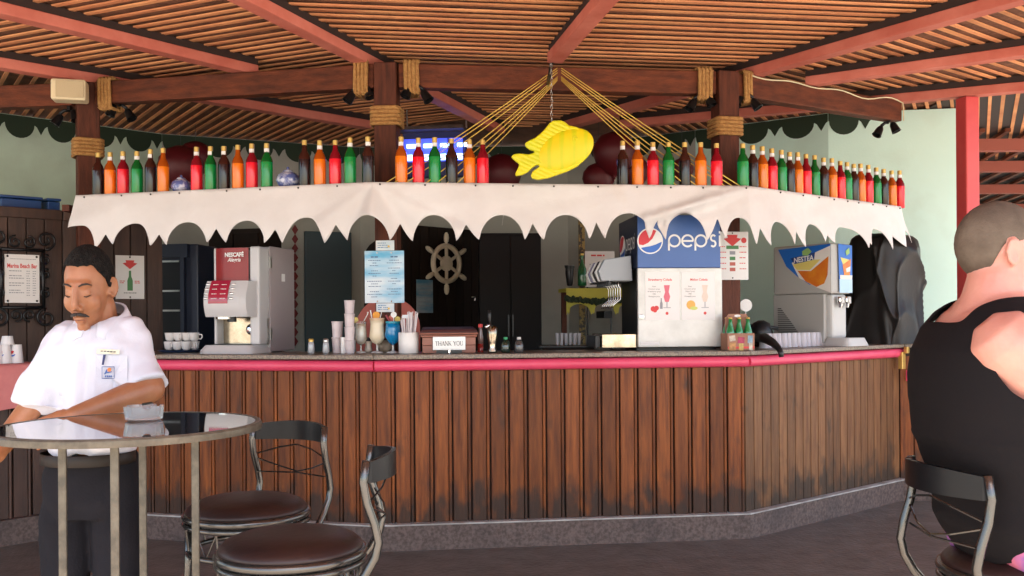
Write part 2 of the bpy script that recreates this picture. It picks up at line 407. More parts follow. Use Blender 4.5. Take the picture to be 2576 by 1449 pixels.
for a, lines, r0, r1, r2, tl in SECT:
    n = Vector((math.sin(R(a)), -math.cos(R(a)), 0)); T = Vector((math.cos(R(a)), math.sin(R(a)), 0)); rest = MB()
    r = r0
    while r < r2:
        lo, hi = -tl, tl; base = V2(O) + n*r
        for p, m in lines:
            k = m.dot(T); c = m.dot(base-p)
            if abs(k) < 1e-6:
                if c < 0: lo, hi = 1, 0
            elif k > 0: lo = max(lo, -c/k)
            else: hi = min(hi, -c/k)
        if hi - lo > 0.15:
            j = rr.uniform(-0.006, 0.006); dz = rr.uniform(-0.006, 0.0)
            p, q = base + T*lo + n*j, base + T*hi + n*(j + rr.uniform(-0.008, 0.008))
            if r < r1:
                mb = MB(); mid = (p+q)/2; lath_bar(mb, p-mid, q-mid, rr.uniform(0.025, 0.033), 0.010, dz)
                mb.build('lath', M['lath'], perg, loc=(mid.x, mid.y, 0))
            else: lath_bar(rest, p, q, 0.026, 0.008, dz)
        r += 0.099
    if rest.f: tag(rest.build('lath', M['lath'], perg), kind='stuff')
MB().box((-1.3, 6.4, ZL+0.016), (11.4, 12.2, 0.02)).build('reed_mat', M['mat'], perg)
# the coral red post at the far corner with its lintels
MB().box((0, 0, 1.563), (0.122, 0.122, 3.126)).build('post', M['redpost'], perg, bevel=0.01, loc=(3.59, 7.50, 0), rz=R(14))
# rope lashings round beams and posts
def loops(path_fn, k, gap, r):
    mb = MB()
    for i in range(k):
        mb.tube(path_fn(i*gap), r, 6, closed=True)
    return mb
def rrect(w, h, n=5, rc=0.02):
    pts = []
    for cx, cz, a0 in ((w/2-rc, h/2-rc, 0), (-w/2+rc, h/2-rc, 90), (-w/2+rc, -h/2+rc, 180), (w/2-rc, -h/2+rc, 270)):
        for i in range(n): a = R(a0 + 90*i/(n-1)); pts.append((cx + rc*math.cos(a), cz + rc*math.sin(a)))
    return pts
def beam_lash(a, b, dist, k=4):
    t = (V2(b)-V2(a)).normalized(); p = V2(a) + t*dist
    sec = rrect(0.135, 0.215)
    mb = loops(lambda s: [(s + 0.006*(i % 3), y, z) for i, (y, z) in enumerate(sec)], k, 0.026, 0.0145)
    mb.build('rope_lashing', M['rope'], perg, smooth=True, loc=(p.x, p.y, 3.04), rz=math.atan2(t.y, t.x))
def post_lash(pt, rz, z, k=5):
    sec = rrect(0.185, 0.185, 5, 0.03)
    mb = loops(lambda s: [(x, y, s) for x, y in sec], k, 0.026, 0.0145)
    mb.build('rope_lashing', M['rope'], perg, smooth=True, loc=(pt[0], pt[1], z), rz=rz)
beam_lash(P1, P2, 0.14); beam_lash(P2, P1, 0.12); beam_lash(P2, P3, 0.12); beam_lash(P3, P2, 0.12); beam_lash(P3, P4, 0.13, 3)
post_lash(P1, R(30), 2.61); post_lash(P2, R(-4), 2.72); post_lash(P3, R(12), 2.69)

# ================================================================ neighbouring pergola roof beyond the red post
nb = thing('pergola', 'second dark lath roof seen beyond the coral red post', 'pergola', (6.5, 12, 0))
MB().box((0.9, 0.45, 3.262), (7.4, 9.5, 0.02)).build('reed_mat', M['gap'], nb)
for k, y in enumerate((-2.3, -0.9, 1.1, 3.4)): MB().box((0.3, y, 3.14), (6.0, 0.10, 0.12)).build('rafter', M['redwood'], nb)
for k in range(26):
    x = -3.4 + 0.25*k; MB().bar((x, -2.7, 3.22), (x + 1.6, 5.0, 3.22), 0.05, 0.035).build('lath', M['beamwood'], nb)
for x in (-2.4, 3.1): MB().box((x, 4.9, 1.6), (0.14, 0.14, 3.2)).build('post', M['redpost'], nb)
g = MB(); g.box((8.5, 17.2, 1.7), (10.0, 0.2, 3.4))
tag(g.build('back_wall', M['wallpaint']), 'distant plastered wall behind the second roof', kind='structure')

# ================================================================ hut walls behind the bar
WALL = [(-7.4, 5.6), (-5.2, 7.62), (-3.4, 9.30), (-1.6, 10.1), (0.6, 10.1), (1.8, 9.30), (2.85, 8.56), (3.95, 8.40)]
wo = offset_line(WALL, 0.14)
for i in range(len(WALL)-1):
    a, b = WALL[i], WALL[i+1]; t = (V2(b)-V2(a)); l = t.length
    mb = MB(); mb.slab([a, b, wo[i+1], wo[i]], 0, 3.24)
    ws = mb.build('wall', M['mint'] if i >= len(WALL)-3 else (M['greyplaster'] if i in (2, 3, 4) else M['wallpaint'])); tag(ws, 'pale green plastered hut wall behind the bar', kind='structure')
    # painted scalloped border under the roof, on its own thin relief
    mb = MB(); n = max(1, int(l/0.335)); pitch = l/n; th = math.atan2(t.y, t.x)
    last = n if i < len(WALL)-2 else 1
    if last == 0: continue
    out = [(0, 3.235)]
    for k in range(last):
        x0 = k*pitch
        out += [(x0, 3.165)]
        for q in range(13): aa = math.pi*q/12; out.append((x0 + pitch*0.36 - pitch*0.345*math.cos(aa), 3.165 - 0.125*math.sin(aa)))
        out += [(x0 + pitch*0.76, 3.15), (x0 + pitch*0.855, 3.085), (x0 + pitch*0.95, 3.15)]
    out += [(last*pitch - 0.003, 3.165), (last*pitch - 0.003, 3.235)]
    vs = [(x, -0.004, z) for x, z in out]
    # triangulate as a fan strip from the top edge
    fs = []; top = 3.235; vv = []
    for x, z in out[1:-1]: vv += [(x, -0.004, z), (x, -0.004, top)]
    fs = [(2*q, 2*q+2, 2*q+3, 2*q+1) for q in range(len(out)-3)]
    mb.add(vv, fs); mb.build('scalloped_border', M['darkgreen'], ws, loc=(a[0], a[1], 0), rz=th)
    # base of the border in metres, parented to this wall
walls_now = True

# ================================================================ the bar counter
L_, A_, B_, C_ = (-2.90, 6.33), (-0.844, 5.81), (1.513, 6.095), (2.997, 7.32)
Dq = (3.75, 7.10)
KERB = [L_, A_, B_, C_, Dq]
bar = thing('bar_counter', 'long many sided wooden bar counter with pink edge rail and granite top', 'bar counter')
PL = offset_line(KERB, 0.045); PB = offset_line(KERB, 0.075)
TOPo = offset_line(KERB, -0.02); TOPi = offset_line(KERB, 0.56)
RAIL = offset_line(KERB, 0.022)
KIN = offset_line(KERB, 0.10)
ZK, ZP = 0.162, 1.105
plank_me = {}
def panel_run(a, b, pitch, wp, bead, material, z0=ZK, z1=ZP, parent=bar):
    t = V2(b)-V2(a); l = t.length; t.normalize(); th = math.atan2(t.y, t.x); n = max(1, round(l/pitch)); p = l/n; wp = wp*p/pitch
    for k in range(n):
        c = V2(a) + t*(k*p + wp/2 + 0.003)
        key = (round(wp, 4), material.name, z0, z1)
        if key not in plank_me:
            o = MB().box((0, 0.011, (z0+z1)/2), (wp-0.006, 0.022, z1-z0)).build('plank', material, parent, bevel=0.004, loc=(c.x, c.y, 0), rz=th); plank_me[key] = o
        else: share(plank_me[key], 'plank', parent, (c.x, c.y, 0), th)
        if bead:
            c = V2(a) + t*(k*p + wp + (p-wp)/2)
            key2 = ('bead', material.name, z0, z1)
            if key2 not in plank_me:
                o = MB().tube([(0, 0.010, z0), (0, 0.010, z1)], 0.0105, 8).build('bead', material, parent, smooth=True, angle=50, loc=(c.x, c.y, 0), rz=th); plank_me[key2] = o
            else: share(plank_me[key2], 'bead', parent, (c.x, c.y, 0), th)
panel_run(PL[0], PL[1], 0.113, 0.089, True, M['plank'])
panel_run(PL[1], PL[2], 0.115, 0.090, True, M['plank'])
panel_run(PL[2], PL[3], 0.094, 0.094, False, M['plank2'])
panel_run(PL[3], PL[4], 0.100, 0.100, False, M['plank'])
for i in range(4):
    q = [PB[i], PB[i+1], KIN[i+1], KIN[i]]
    MB().slab(q, 0.0, 1.165).build('backing', M['gap'], bar)
    k = [KERB[i], KERB[i+1], PB[i+1], PB[i]]
    MB().slab(k, 0.0, 0.153).build('plinth', M['terrazzo'], bar)
    k2 = offset_line(KERB, -0.004); MB().slab([k2[i], k2[i+1], PB[i+1], PB[i]], 0.1535, ZK).build('plinth_edge', M['kerbtop'], bar)
    a, b = inset(TOPo[i], TOPo[i+1], 0.002, 0.002)
    MB().slab([a, b, TOPi[i+1], TOPi[i]], 1.172, 1.2).build('countertop', M['granite'], bar, bevel=0.004)
    a, b = RAIL[i], RAIL[i+1]
    if i < 3:
        mb = MB(); mb.tube([(a[0], a[1], 1.132), (b[0], b[1], 1.132)], 0.035, 16)
        mb.build('edge_rail', M['pink'], bar, smooth=True, angle=50)
    MB().slab([PL[i], PL[i+1], PB[i+1], PB[i]], 1.106, 1.17).build('apron', M['gap'], bar)
# the short return at the far end with its yellow catch
e0 = Vector((2.985, 7.285, 0)); t = (V2(C_)-V2(B_)).normalized()
MB().box((0, 0, 0), (0.05, 0.035, 0.13)).build('catch', M['gold'], bar, loc=(C_[0]-0.02, C_[1]-0.03, 1.075), rz=ang(B_, C_), bevel=0.004)
MB().box((0, 0, 0), (0.035, 0.03, 0.05)).build('catch', M['gold'], bar, loc=(C_[0]+0.01, C_[1]-0.045, 1.155), rz=ang(B_, C_), bevel=0.004)
MB().box((0, 0, 0), (0.04, 0.03, 0.085)).build('catch', M['pink'], bar, loc=(C_[0]+0.03, C_[1]-0.035, 0.96), rz=ang(B_, C_), bevel=0.004)

# side counter coming forward, under a pink cloth
Q0, Q1 = (-2.93, 6.33), (-4.6, 4.55)
sc_ = thing('side_counter', 'side counter with a dark plank front behind the barman', 'counter')
SQ = [Q1, Q0]; SPL = offset_line(SQ, 0.045); SPB = offset_line(SQ, 0.075); SIN = offset_line(SQ, 0.5)
panel_run(*[SPL[0], SPL[1]], 0.115, 0.09, True, M['darkwood'], parent=sc_)
MB().slab([SPB[0], SPB[1], SIN[1], SIN[0]], 0, 1.105).build('backing', M['gap'], sc_)
MB().slab([SQ[0], SQ[1], SPB[1], SPB[0]], 0, ZK).build('plinth', M['terrazzo'], sc_)
MB().slab([SQ[0], SQ[1], SIN[1], SIN[0]], 1.106, 1.142).build('countertop', M['granite'], sc_)
so = offset_line([Q1, (-3.02, 6.23)], -0.012); si = offset_line([Q1, (-3.02, 6.23)], 0.36)
mb = MB(); n = 40; row = []
for k in range(n+1):
    u = k/n; p = V2(so[0]).lerp(V2(so[1]), u); q = V2(si[0]).lerp(V2(si[1]), u); nn = (p-q).normalized()
    wv = 0.012*math.sin(u*34) + 0.006*math.sin(u*71)
    row += [(q.x, q.y, 1.146), (p.x, p.y, 1.147), ((p+nn*0.012).x, (p+nn*0.012).y, 1.13), ((p+nn*(0.016+wv*0.6)).x, (p+nn*(0.016+wv*0.6)).y, 1.0), ((p+nn*(0.022+wv)).x, (p+nn*(0.022+wv)).y, 0.865 + 0.008*math.sin(u*50))]
mb.add(row, [(k*5+j, (k+1)*5+j, (k+1)*5+j+1, k*5+j+1) for k in range(n) for j in range(4)])
o = mb.build('tablecloth', M['pinkcloth'], smooth=True); tag(o, 'pink cloth over the side counter under the paper cups', 'tablecloth')

# dark plank partition with the menu at the hut corner
part_ = thing('wood_partition', 'dark brown plank partition behind the barman', 'partition')
for (a, b) in (((-5.0, 5.42), (-3.32, 7.05)), ((-3.32, 7.05), (-2.72, 7.44))):
    t = V2(b)-V2(a); l = t.length; t.normalize(); th = math.atan2(t.y, t.x); n = round(l/0.122); p = l/n
    for k in range(n):
        c = V2(a) + t*((k+0.5)*p)
        MB().box((0, 0.012, 1.55), (p-0.007, 0.024, 1.24)).build('plank', M['darkwood'], part_, bevel=0.003, loc=(c.x, c.y, 0), rz=th)
    c = V2(a) + t*(l/2)
    MB().box((0, 0.035, 1.1), (l, 0.02, 2.2)).build('backing', M['gap'], part_, loc=(c.x, c.y, 0), rz=th)
    MB().box((0, 0.01, 2.20), (l-0.01, 0.075, 0.075)).build('top_rail', M['darkwood'], part_, bevel=0.006, loc=(c.x, c.y, 0), rz=th)
# ================================================================ shelf over the counter, canvas valance
AW = [L_, A_, B_, C_]
ZS = 2.25
shelf = thing('bottle_shelf', 'long dark shelf above the canvas valance carrying the row of bottles', 'shelf')
SHo, SHi = offset_line(AW, 0.012), offset_line(AW, 0.30)
for i in range(3):
    a, b = inset(SHo[i], SHo[i+1], 0.001, 0.001)
    MB().slab([a, b, SHi[i+1], SHi[i]], ZS-0.03, ZS).build('board', M['darkwood'], shelf, bevel=0.003)
for (x, y), dy in ((P1, -0.3), (P2, -0.3), (P3, -0.3)):
    MB().box((x, y+dy+0.12, ZS-0.055), (0.05, 0.34, 0.045)).build('bracket', M['postwood'], shelf)
M['canvas'] = mat('off_white_canvas', (0.72, 0.695, 0.69), 0.85, col2=(0.64, 0.605, 0.595), scale=2.0, bump=0.10, bscale=34)
add_stain(M['canvas'], (0.62, 0.50, 0.36), 2.6, 0.60, 0.85, 0.35)
T_ = 'tip'; KEY = [(170,575,'t'),(207,569,'a'),(243,627,'t'),(268,590,'n'),(288,617,'t'),(338,563,'a'),(376,620,'t'),(400,590,'n'),(420,618,'t'),(470,560,'a'),(519,612,'t'),(543,575,'n'),
 (570,612,'t'),(618,556,'a'),(666,612,'t'),(692,577,'n'),(718,613,'t'),(770,548,'a'),(815,613,'t'),(845,565,'n'),(870,605,'t'),(920,543,'a'),(976,606,'t'),(1003,561,'n'),(1036,606,'t'),(1090,542,'a'),
 (1145,608,'t'),(1171,565,'n'),(1205,606,'t'),(1262,542,'a'),(1318,606,'t'),(1340,563,'n'),(1370,606,'t'),(1425,542,'a'),(1483,604,'t'),(1503,560,'n'),(1527,602,'t'),(1588,537,'a'),(1636,601,'t'),
 (1659,555,'n'),(1680,604,'t'),(1735,537,'a'),(1785,606,'t'),(1815,548,'n'),(1836,604,'t'),(1868,548,'a'),(1902,617,'t'),(1916,574,'n'),(1937,619,'t'),(1957,559,'a'),(1997,618,'t'),(2006,583,'n'),
 (2027,622,'t'),(2045,565,'a'),(2080,610,'t'),(2087,592,'n'),(2105,612,'t'),(2124,572,'a'),(2188,626,'t'),(2193,610,'n'),(2197,618,'t'),(2207,577,'a'),(2245,630,'t'),(2251,594,'n'),(2284,622,'t'),(2290,582,'a'),(2306,612,'t')]
FL = 0.055
AWo = offset_line(AW, -FL)
cum = [0]
for i in range(3): cum.append(cum[-1] + (V2(AW[i+1])-V2(AW[i])).length)
def seg_of(px): return 0 if px < 957 else (1 if px < 1876 else 2)
ks = []
for px, py, ty in KEY:
    i = seg_of(px); p, s = WP(px, py, AWo[i], AWo[i+1]); lo = (V2(AWo[i+1])-V2(AWo[i])).length
    ks.append((cum[i] + s/lo*(cum[i+1]-cum[i]), p.z, ty))
s0, s1 = ks[0][0], ks[-1][0]
tips = [k for k in ks if k[2] == 't']; mids = [k for k in ks if k[2] != 't']
def zbot(s):
    for j in range(len(mids)):
        a, m, b = tips[j], mids[j], tips[j+1]
        if a[0] <= s <= b[0]:
            u = (s-m[0])/((b[0]-m[0]) if s >= m[0] else (m[0]-a[0])); u = max(-1, min(1, u))
            zt = b[1] if s >= m[0] else a[1]
            if m[2] == 'a': return zt + (m[1]-zt)*max(0, 1-abs(u)**2.2)**0.60
            return zt + (m[1]-zt)*(1-abs(u))**1.35
    return tips[0][1]
def along(s):
    s_ = max(min(s, cum[3]), 0); i = 0 if s_ < cum[1] else (1 if s_ < cum[2] else 2)
    a, b = V2(AW[i]), V2(AW[i+1]); t = (b-a).normalized(); p = a + t*(s - cum[i])
    nn = Vector((t.y, -t.x, 0))
    for c in (1, 2):
        d = s - cum[c]
        if abs(d) < 0.10:
            t0 = (V2(AW[c])-V2(AW[c-1])).normalized(); t1 = (V2(AW[c+1])-V2(AW[c])).normalized(); u = (d+0.10)/0.2
            tt = t0.lerp(t1, u); nn = Vector((tt.y, -tt.x, 0)).normalized()
    return p, nn
def canvas_bulge(s, t):
    o = FL*t + 0.022*math.sin(math.pi*t)*noise.noise(Vector((s*0.9, 5.5, 0)))
    o += 0.022*t*noise.noise(Vector((s*1.5, t*1.4, 3.1))) + 0.015*noise.noise(Vector((s*3.2+1.7*t, t*2.6, 9.2)))*min(1, t*3)*(1-0.6*t)
    d = s-cum[1]; o += 0.075*t*math.exp(-(d/(0.02+0.07*t))**2) - 0.05*t*math.exp(-((d+0.20*t)/(0.02+0.08*t))**2) - 0.055*t*math.exp(-((d-0.26*t)/(0.02+0.08*t))**2) + 0.03*t*math.exp(-((d+0.5*t)/(0.02+0.1*t))**2) + 0.03*t*math.exp(-((d-0.62*t)/(0.02+0.1*t))**2)
    d = s-cum[2]; u = d+1.1*t; o += 0.05*math.sin(math.pi*min(1, t*1.2))*math.exp(-(u/0.09)**2) - 0.04*t*math.exp(-((u-0.19)/0.10)**2)
    if s < 0.5: o += 0.03*t*(0.5-s)*2
    return o
mb = MB(); NS, NT = 900, 14
for k in range(NS+1):
    s = s0 + (s1-s0)*k/NS; zb = zbot(s)
    st = min(max(s, 0.012), cum[3]-0.012)
    for j in range(NT+1):
        t = j/NT; z = ZS + 0.004 + (zb-ZS)*t; tz = (ZS-z)/0.36
        p, nn = along(st + (s-st)*min(1, max(0, tz)))
        q = p + nn*canvas_bulge(s, max(0, tz)); mb.vert((q.x, q.y, z))
for k in range(NS):
    for j in range(NT): mb.f.append((k*(NT+1)+j, k*(NT+1)+j+1, (k+1)*(NT+1)+j+1, (k+1)*(NT+1)+j))
aw = mb.build('canvas_valance', M['canvas'], smooth=True); tag(aw, 'long off white scalloped canvas valance tacked along the bottle shelf', 'valance')
md = aw.modifiers.new('t', 'SOLIDIFY'); md.thickness = 0.003; md.offset = 1
tk = None
for px in (213,307,380,452,571,655,751,849,956,1069,1196,1290,1393,1504,1602,1687,1768,1875,1962,2019,2059,2097,2131,2158,2194,2228,2262):
    i = seg_of(px); p, s = WP(px, 460, AW[i], AW[i+1]); n_ = along(cum[i]+s)[1]; q = Vector((p.x, p.y, ZS-0.012)) + n_*(canvas_bulge(cum[i]+s, 0.03)+0.004)
    if tk is None: tk = MB().ellipsoid((0, 0, 0), (0.006, 0.006, 0.006), 8, 6).build('tack', M['blackmetal'], aw, loc=q)
    else: share(tk, 'tack', aw, q)

# ================================================================ bottles
def liquid(name, col, dark):
    m = mat(name, col, 0.06, spec=0.45); nt = m.node_tree; b = nt.nodes['Principled BSDF']
    b.inputs['Subsurface Weight'].default_value = 0.15; b.inputs['Subsurface Radius'].default_value = (0.03, 0.03, 0.03); b.inputs['Subsurface Scale'].default_value = 1.0
    return m, mat(name + '_neck', dark, 0.07, spec=0.4)
LIQ = {'red': liquid('red_syrup', (0.80, 0.007, 0.026), (0.20, 0.005, 0.012)), 'orange': liquid('orange_syrup', (0.82, 0.19, 0.006), (0.36, 0.065, 0.005)),
       'green': liquid('green_syrup', (0.005, 0.25, 0.05), (0.004, 0.10, 0.016)), 'dark': liquid('dark_syrup', (0.016, 0.008, 0.011), (0.045, 0.012, 0.008))}
ME = {}
ME['body'] = MB().lathe([(0.030, 0), (0.037, 0.004), (0.038, 0.012), (0.038, 0.168)], 12).mesh('bottle_body', True)
ME['neck'] = MB().lathe([(0.038, 0.1682), (0.0365, 0.182), (0.028, 0.204), (0.0175, 0.222), (0.0145, 0.262), (0.0145, 0.268)], 12, capb=False).mesh('bottle_neck', True)
ME['cap'] = MB().lathe([(0.0165, 0.2575), (0.0165, 0.287), (0.015, 0.2885)], 12).mesh('bottle_cap', True)
a_ = [R(-90 + x) for x in (-75, -45, -15, 15, 45, 75)]
lb = MB(); lb.add([(0.0168*math.cos(x), 0.0168*math.sin(x), z) for z in (0.231, 0.256) for x in a_], [(i, i+1, i+7, i+6) for i in range(5)]); ME['label'] = lb.mesh('neck_label', True)
for k in ME: ME[k].set_sharp_from_angle(angle=R(40))
def mobj(name, me, m, parent, loc=(0, 0, 0)):
    o = bpy.data.objects.new(name, me); COL.objects.link(o); o.parent = parent; o.location = loc
    if not me.materials: me.materials.append(m)
    o.material_slots[0].link = 'OBJECT'; o.material_slots[0].material = m
    return o
ROW = [(247.5,'dark'),(277.5,'orange'),(310,'red'),(345,'green'),(379,'dark'),(411,'orange'),(495,'red'),(530,'green'),(564,'dark'),(599,'orange'),(634,'red'),(671.5,'green'),
       (766.5,'dark'),(805,'orange'),(844,'red'),(881.5,'green'),(926,'dark'),(1010,'orange'),(1053,'red'),(1094,'green'),(1136.5,'dark'),(1181.5,'orange'),(1215,'red'),
       (1567,'dark'),(1604,'orange'),(1643,'red'),(1682,'green'),(1723,'dark'),(1763,'orange'),(1803,'red'),
       (1869,'green'),(1894,'dark'),(1918,'orange'),(1942,'red'),(1966,'green'),(1986.5,'dark'),(2007,'orange'),(2028,'red'),(2049.5,'green'),(2072,'dark'),(2093,'orange'),(2114,'red'),
       (2131,'green'),(2148,'dark'),(2165,'orange'),(2184.5,'red'),(2204.5,'green'),(2223,'dark'),(2243,'orange'),(2263,'red')]
NUM = ['first','second','third','fourth','fifth','sixth','seventh','eighth','ninth','tenth','eleventh','twelfth','thirteenth','fourteenth']
cnt = {}; rr = random.Random(11)
BL = offset_line(AW, 0.062)
tot = {c: sum(1 for _, k in ROW if k == c) for c in LIQ}
DARKN = {'dark': 'dark', 'red': 'red', 'orange': 'orange', 'green': 'green'}
for px, colr in ROW:
    i = 0 if px < 962 else (1 if px < 1868 else 2)
    p, s = WP(px, 470, BL[i], BL[i+1]); n_ = cnt.get(colr, 0); cnt[colr] = n_+1
    if n_+1 <= tot[colr]/2: where = f'{NUM[n_]} {DARKN[colr]} one from the shelf end by the speaker'
    else: where = f'{NUM[tot[colr]-n_-1]} {DARKN[colr]} one from the shelf end by the red post'
    b = thing('syrup_bottle', f'{DARKN[colr]} gold-capped bottle, {where}', 'bottle', (p.x, p.y, ZS+0.001), rr.uniform(-0.5, 0.5), 'coloured bottles along the shelf')
    b.scale = (1, 1, rr.uniform(0.975, 1.02))
    mobj('glass_body', ME['body'], LIQ[colr][0], b); mobj('neck', ME['neck'], LIQ[colr][1], b); mobj('cap', ME['cap'], M['gold'], b)
    if rr.random() < 0.7: mobj('neck_label', ME['label'], M['paper'], b)
M['delft'] = mat('blue_white_glaze', (0.10, 0.13, 0.34), 0.25, col2=(0.52, 0.54, 0.66), scale=22, contrast=(0.46, 0.60), coat=0.4)
for px, r_, lab in ((452, 0.066, 'small blue and white painted pot between an orange and a red bottle'), (722, 0.076, 'larger blue and white painted pot between a green and a dark bottle')):
    p, s = WP(px, 470, BL[0], BL[1])
    t = thing('painted_pot', lab, 'pot', (p.x, p.y + 0.03, ZS+0.001), 0, 'blue and white pots on the shelf')
    k = r_/0.07
    MB().lathe([(0.030*k, 0), (0.052*k, 0.008*k), (0.070*k, 0.045*k), (0.062*k, 0.075*k), (0.036*k, 0.095*k)], 20).build('bowl', M['delft'], t, smooth=True)
    MB().lathe([(0.034*k, 0.0955*k), (0.026*k, 0.105*k), (0.009*k, 0.110*k), (0.009*k, 0.121*k), (0.004*k, 0.126*k)], 16).build('lid', M['delft'], t, smooth=True)

# ================================================================ yellow ropes and the hanging fish
M['yrope'] = mat('yellow_rope', (0.74, 0.50, 0.10), 0.7)
for lab, apx, ends in (('fan of seven yellow ropes from the beam down to the shelf by the blue lamp', 1402, (971, 991, 1021, 1071, 1098, 1124, 1149)),
                       ('fan of seven yellow ropes from the beam down to the shelf above the soda machine', 1412, (1703, 1728, 1753, 1778, 1825, 1843, 1863))):
    ap = W(apx, 184, 6.36); t = thing('rope_fan', lab, 'ropes', ap, 0, 'yellow rope fans under the beam')
    es = ends if apx < 1405 else ends[::-1]
    for k, px in enumerate(es):
        e, s = WP(px, 461, offset_line(AW, 0.03)[1], offset_line(AW, 0.03)[2]); e.z = ZS+0.004
        a0 = W(apx, 171 + (6*k if k < 3 else 22 + 3*k - 9), 6.345 - 0.004*k)
        mid = (a0+e)/2 - Vector((0, 0, 0.012))
        MB().tube([a0-ap, (a0*0.75+e*0.25)-ap-Vector((0, 0, 0.009)), mid-ap, (a0*0.25+e*0.75)-ap-Vector((0, 0, 0.009)), e-ap], 0.0033, 6).build('rope', M['yrope'], t, smooth=True)
FO = [(1620,470),(1640,540),(1620,640),(1570,770),(1480,890),(1380,990),(1200,1080),(1000,1150),(850,1200),(660,1235),(560,1210),(530,1150),(560,1080),(690,990),(690,965),(640,960),(570,1000),(480,1090),(380,1140),(260,1160),(245,1120),(310,990),(320,940),(230,870),(175,815),(220,765),(330,750),(500,770),(580,745),(620,710),(520,690),(440,630),(425,575),(480,530),(620,470),(760,350),(880,200),(950,160),(1080,155),(1170,200),(1220,250),(1370,280),(1480,350),(1580,470)]
FD = 5.75
kf = 0.13886*FD/FPX
fo = [((x-930)*kf, (655-y)*kf) for x, y in FO]
fish = thing('hanging_fish', 'yellow carved fish hanging on a chain under the middle beam', 'fish decoration', W(1261+930*0.13886, 281.7+655*0.13886, FD))
m = mat('fish_paint', (0.80, 0.58, 0.006), 0.5); M['fish'] = m
nt = m.node_tree; b = nt.nodes['Principled BSDF']
tc = nt.nodes.new('ShaderNodeTexCoord'); wv = nt.nodes.new('ShaderNodeTexWave'); wv.wave_type = 'BANDS'; wv.bands_direction = 'X'; wv.inputs['Scale'].default_value = 4.3; wv.inputs['Distortion'].default_value = 2.0; wv.inputs['Detail Scale'].default_value = 1.0; wv.inputs['Phase Offset'].default_value = 1.5
nt.links.new(tc.outputs['Object'], wv.inputs['Vector'])
rp = nt.nodes.new('ShaderNodeValToRGB'); rp.color_ramp.elements[0].color = (0.60, 0.60, 0.004, 1); rp.color_ramp.elements[0].position = 0.0; rp.color_ramp.elements[1].color = (0.80, 0.62, 0.004, 1); rp.color_ramp.elements[1].position = 0.6
nt.links.new(wv.outputs['Fac'], rp.inputs[0]); nt.links.new(rp.outputs[0], b.inputs['Base Color'])
M['fin'] = mat('fish_fin_paint', (0.76, 0.64, 0.005), 0.5, col2=(0.62, 0.62, 0.008), scale=6)
mb = MB(); mb.prism(fo, -0.017, 0.017)
melt(mb, 'fins', M['fin'], fish, 0.0045, 8, fold=lambda co, n: 0.0012*math.sin((co.x*0.45 + co.z)*240)*(1 if abs(n.y) > 0.6 else 0))
mb = MB(); mb.ellipsoid((0.075, 0, -0.012), (0.186, 0.040, 0.120), 24, 16, rot=Euler((0, R(-26), 0)))
mb.ellipsoid((0.210, 0, 0.030), (0.030, 0.022, 0.022), 12, 8)
melt(mb, 'body', M['fish'], fish, 0.006, 4)
for zz in (0.036, 0.020): MB().ellipsoid((0.226, 0, zz), (0.016, 0.020, 0.008), 12, 8).build('lip', M['fish'], fish, smooth=True)
MB().tube([(0.135+0.012*math.cos(x), -0.036, 0.052+0.012*math.sin(x)) for x in [2*math.pi*q/16 for q in range(16)]], 0.0028, 6, closed=True).build('eye', M['fin'], fish, smooth=True)
ch = MB(); top = W(1392, 162, FD).z - fish.location.z; z = 0.118; k = 0
while z < top:
    rt = Matrix.Translation((-0.004 + 0.002*math.sin(k), 0, z)) @ Matrix.Rotation(R(90*(k % 2)), 4, 'Z'); 
    ch2 = MB(rt); ch2.tube([(0.006*math.cos(x), 0, 0.013*math.sin(x)) for x in [2*math.pi*q/10 for q in range(10)]], 0.0016, 5, closed=True); ch.add(ch2.v, ch2.f); z += 0.021; k += 1
ch.build('chain', M['steel'], fish)
# a short pole from the beam to carry the chain
MB().bar((-0.004, 0.0, top), (-0.004, 0.60, top+0.02), 0.02, 0.02).build('hook_bar', M['blackmetal'], fish)

# ================================================================ lamps, speaker on the beams
def spot(px, py, d, flip, lab):
    t = thing('spot_lamp', lab, 'lamp', W(px, py, d), 0, 'black spot lamps under the ring beam'); t.scale = (1.05, 1.05, 1.05)
    MB().bar((0, 0, 0.05), (0, 0, 0.10), 0.05, 0.02).build('bracket', M['blackmetal'], t)
    MB().tube([(0, 0, 0.05), (0.03*flip, -0.02, 0.045), (0.06*flip, -0.02, 0.02)], 0.012, 8).build('arm', M['blackmetal'], t, smooth=True)
    for a, (x, z) in enumerate(((-0.035*flip, 0.03), (0.065*flip, 0.0))):
        ax = Vector((0.5*flip*(1 if a else -0.6), -0.2, -0.8)).normalized()
        MB().lathe([(0.016, -0.02), (0.026, 0.0), (0.034, 0.055), (0.036, 0.06), (0.030, 0.061), (0.026, 0.03)], 14, c=(x, -0.01, z), ax=ax, capt=True).build('head', M['blackmetal'], t, smooth=True, angle=50)
        MB().ellipsoid((x, -0.01, z), (0.024, 0.024, 0.024), 12, 8).build('joint', M['blackmetal'], t, smooth=True)
spot(300, 283, 6.85, 1, 'black twin spot lamp below the beam by the speaker post')
spot(176, 296, 6.9, -1, 'black twin spot lamp on the outer side of the speaker post')
spot(912, 238, 6.42, -1, 'black twin spot lamp beside the rope lashing nearest the blue and white pot')
spot(1042, 236, 6.40, 1, 'black twin spot lamp under the beam above the blue lamp')
spot(1768, 258, 6.65, -1, 'black twin spot lamp on the fish side of the soda machine post')
spot(1870, 256, 6.75, 1, 'black twin spot lamp on the far side of the soda machine post')
spot(2234, 325, 7.6, -1, 'black spot lamp hanging at the free beam end by the pale wall')
M['ivory'] = mat('ivory_plastic', (0.74, 0.62, 0.40), 0.5)
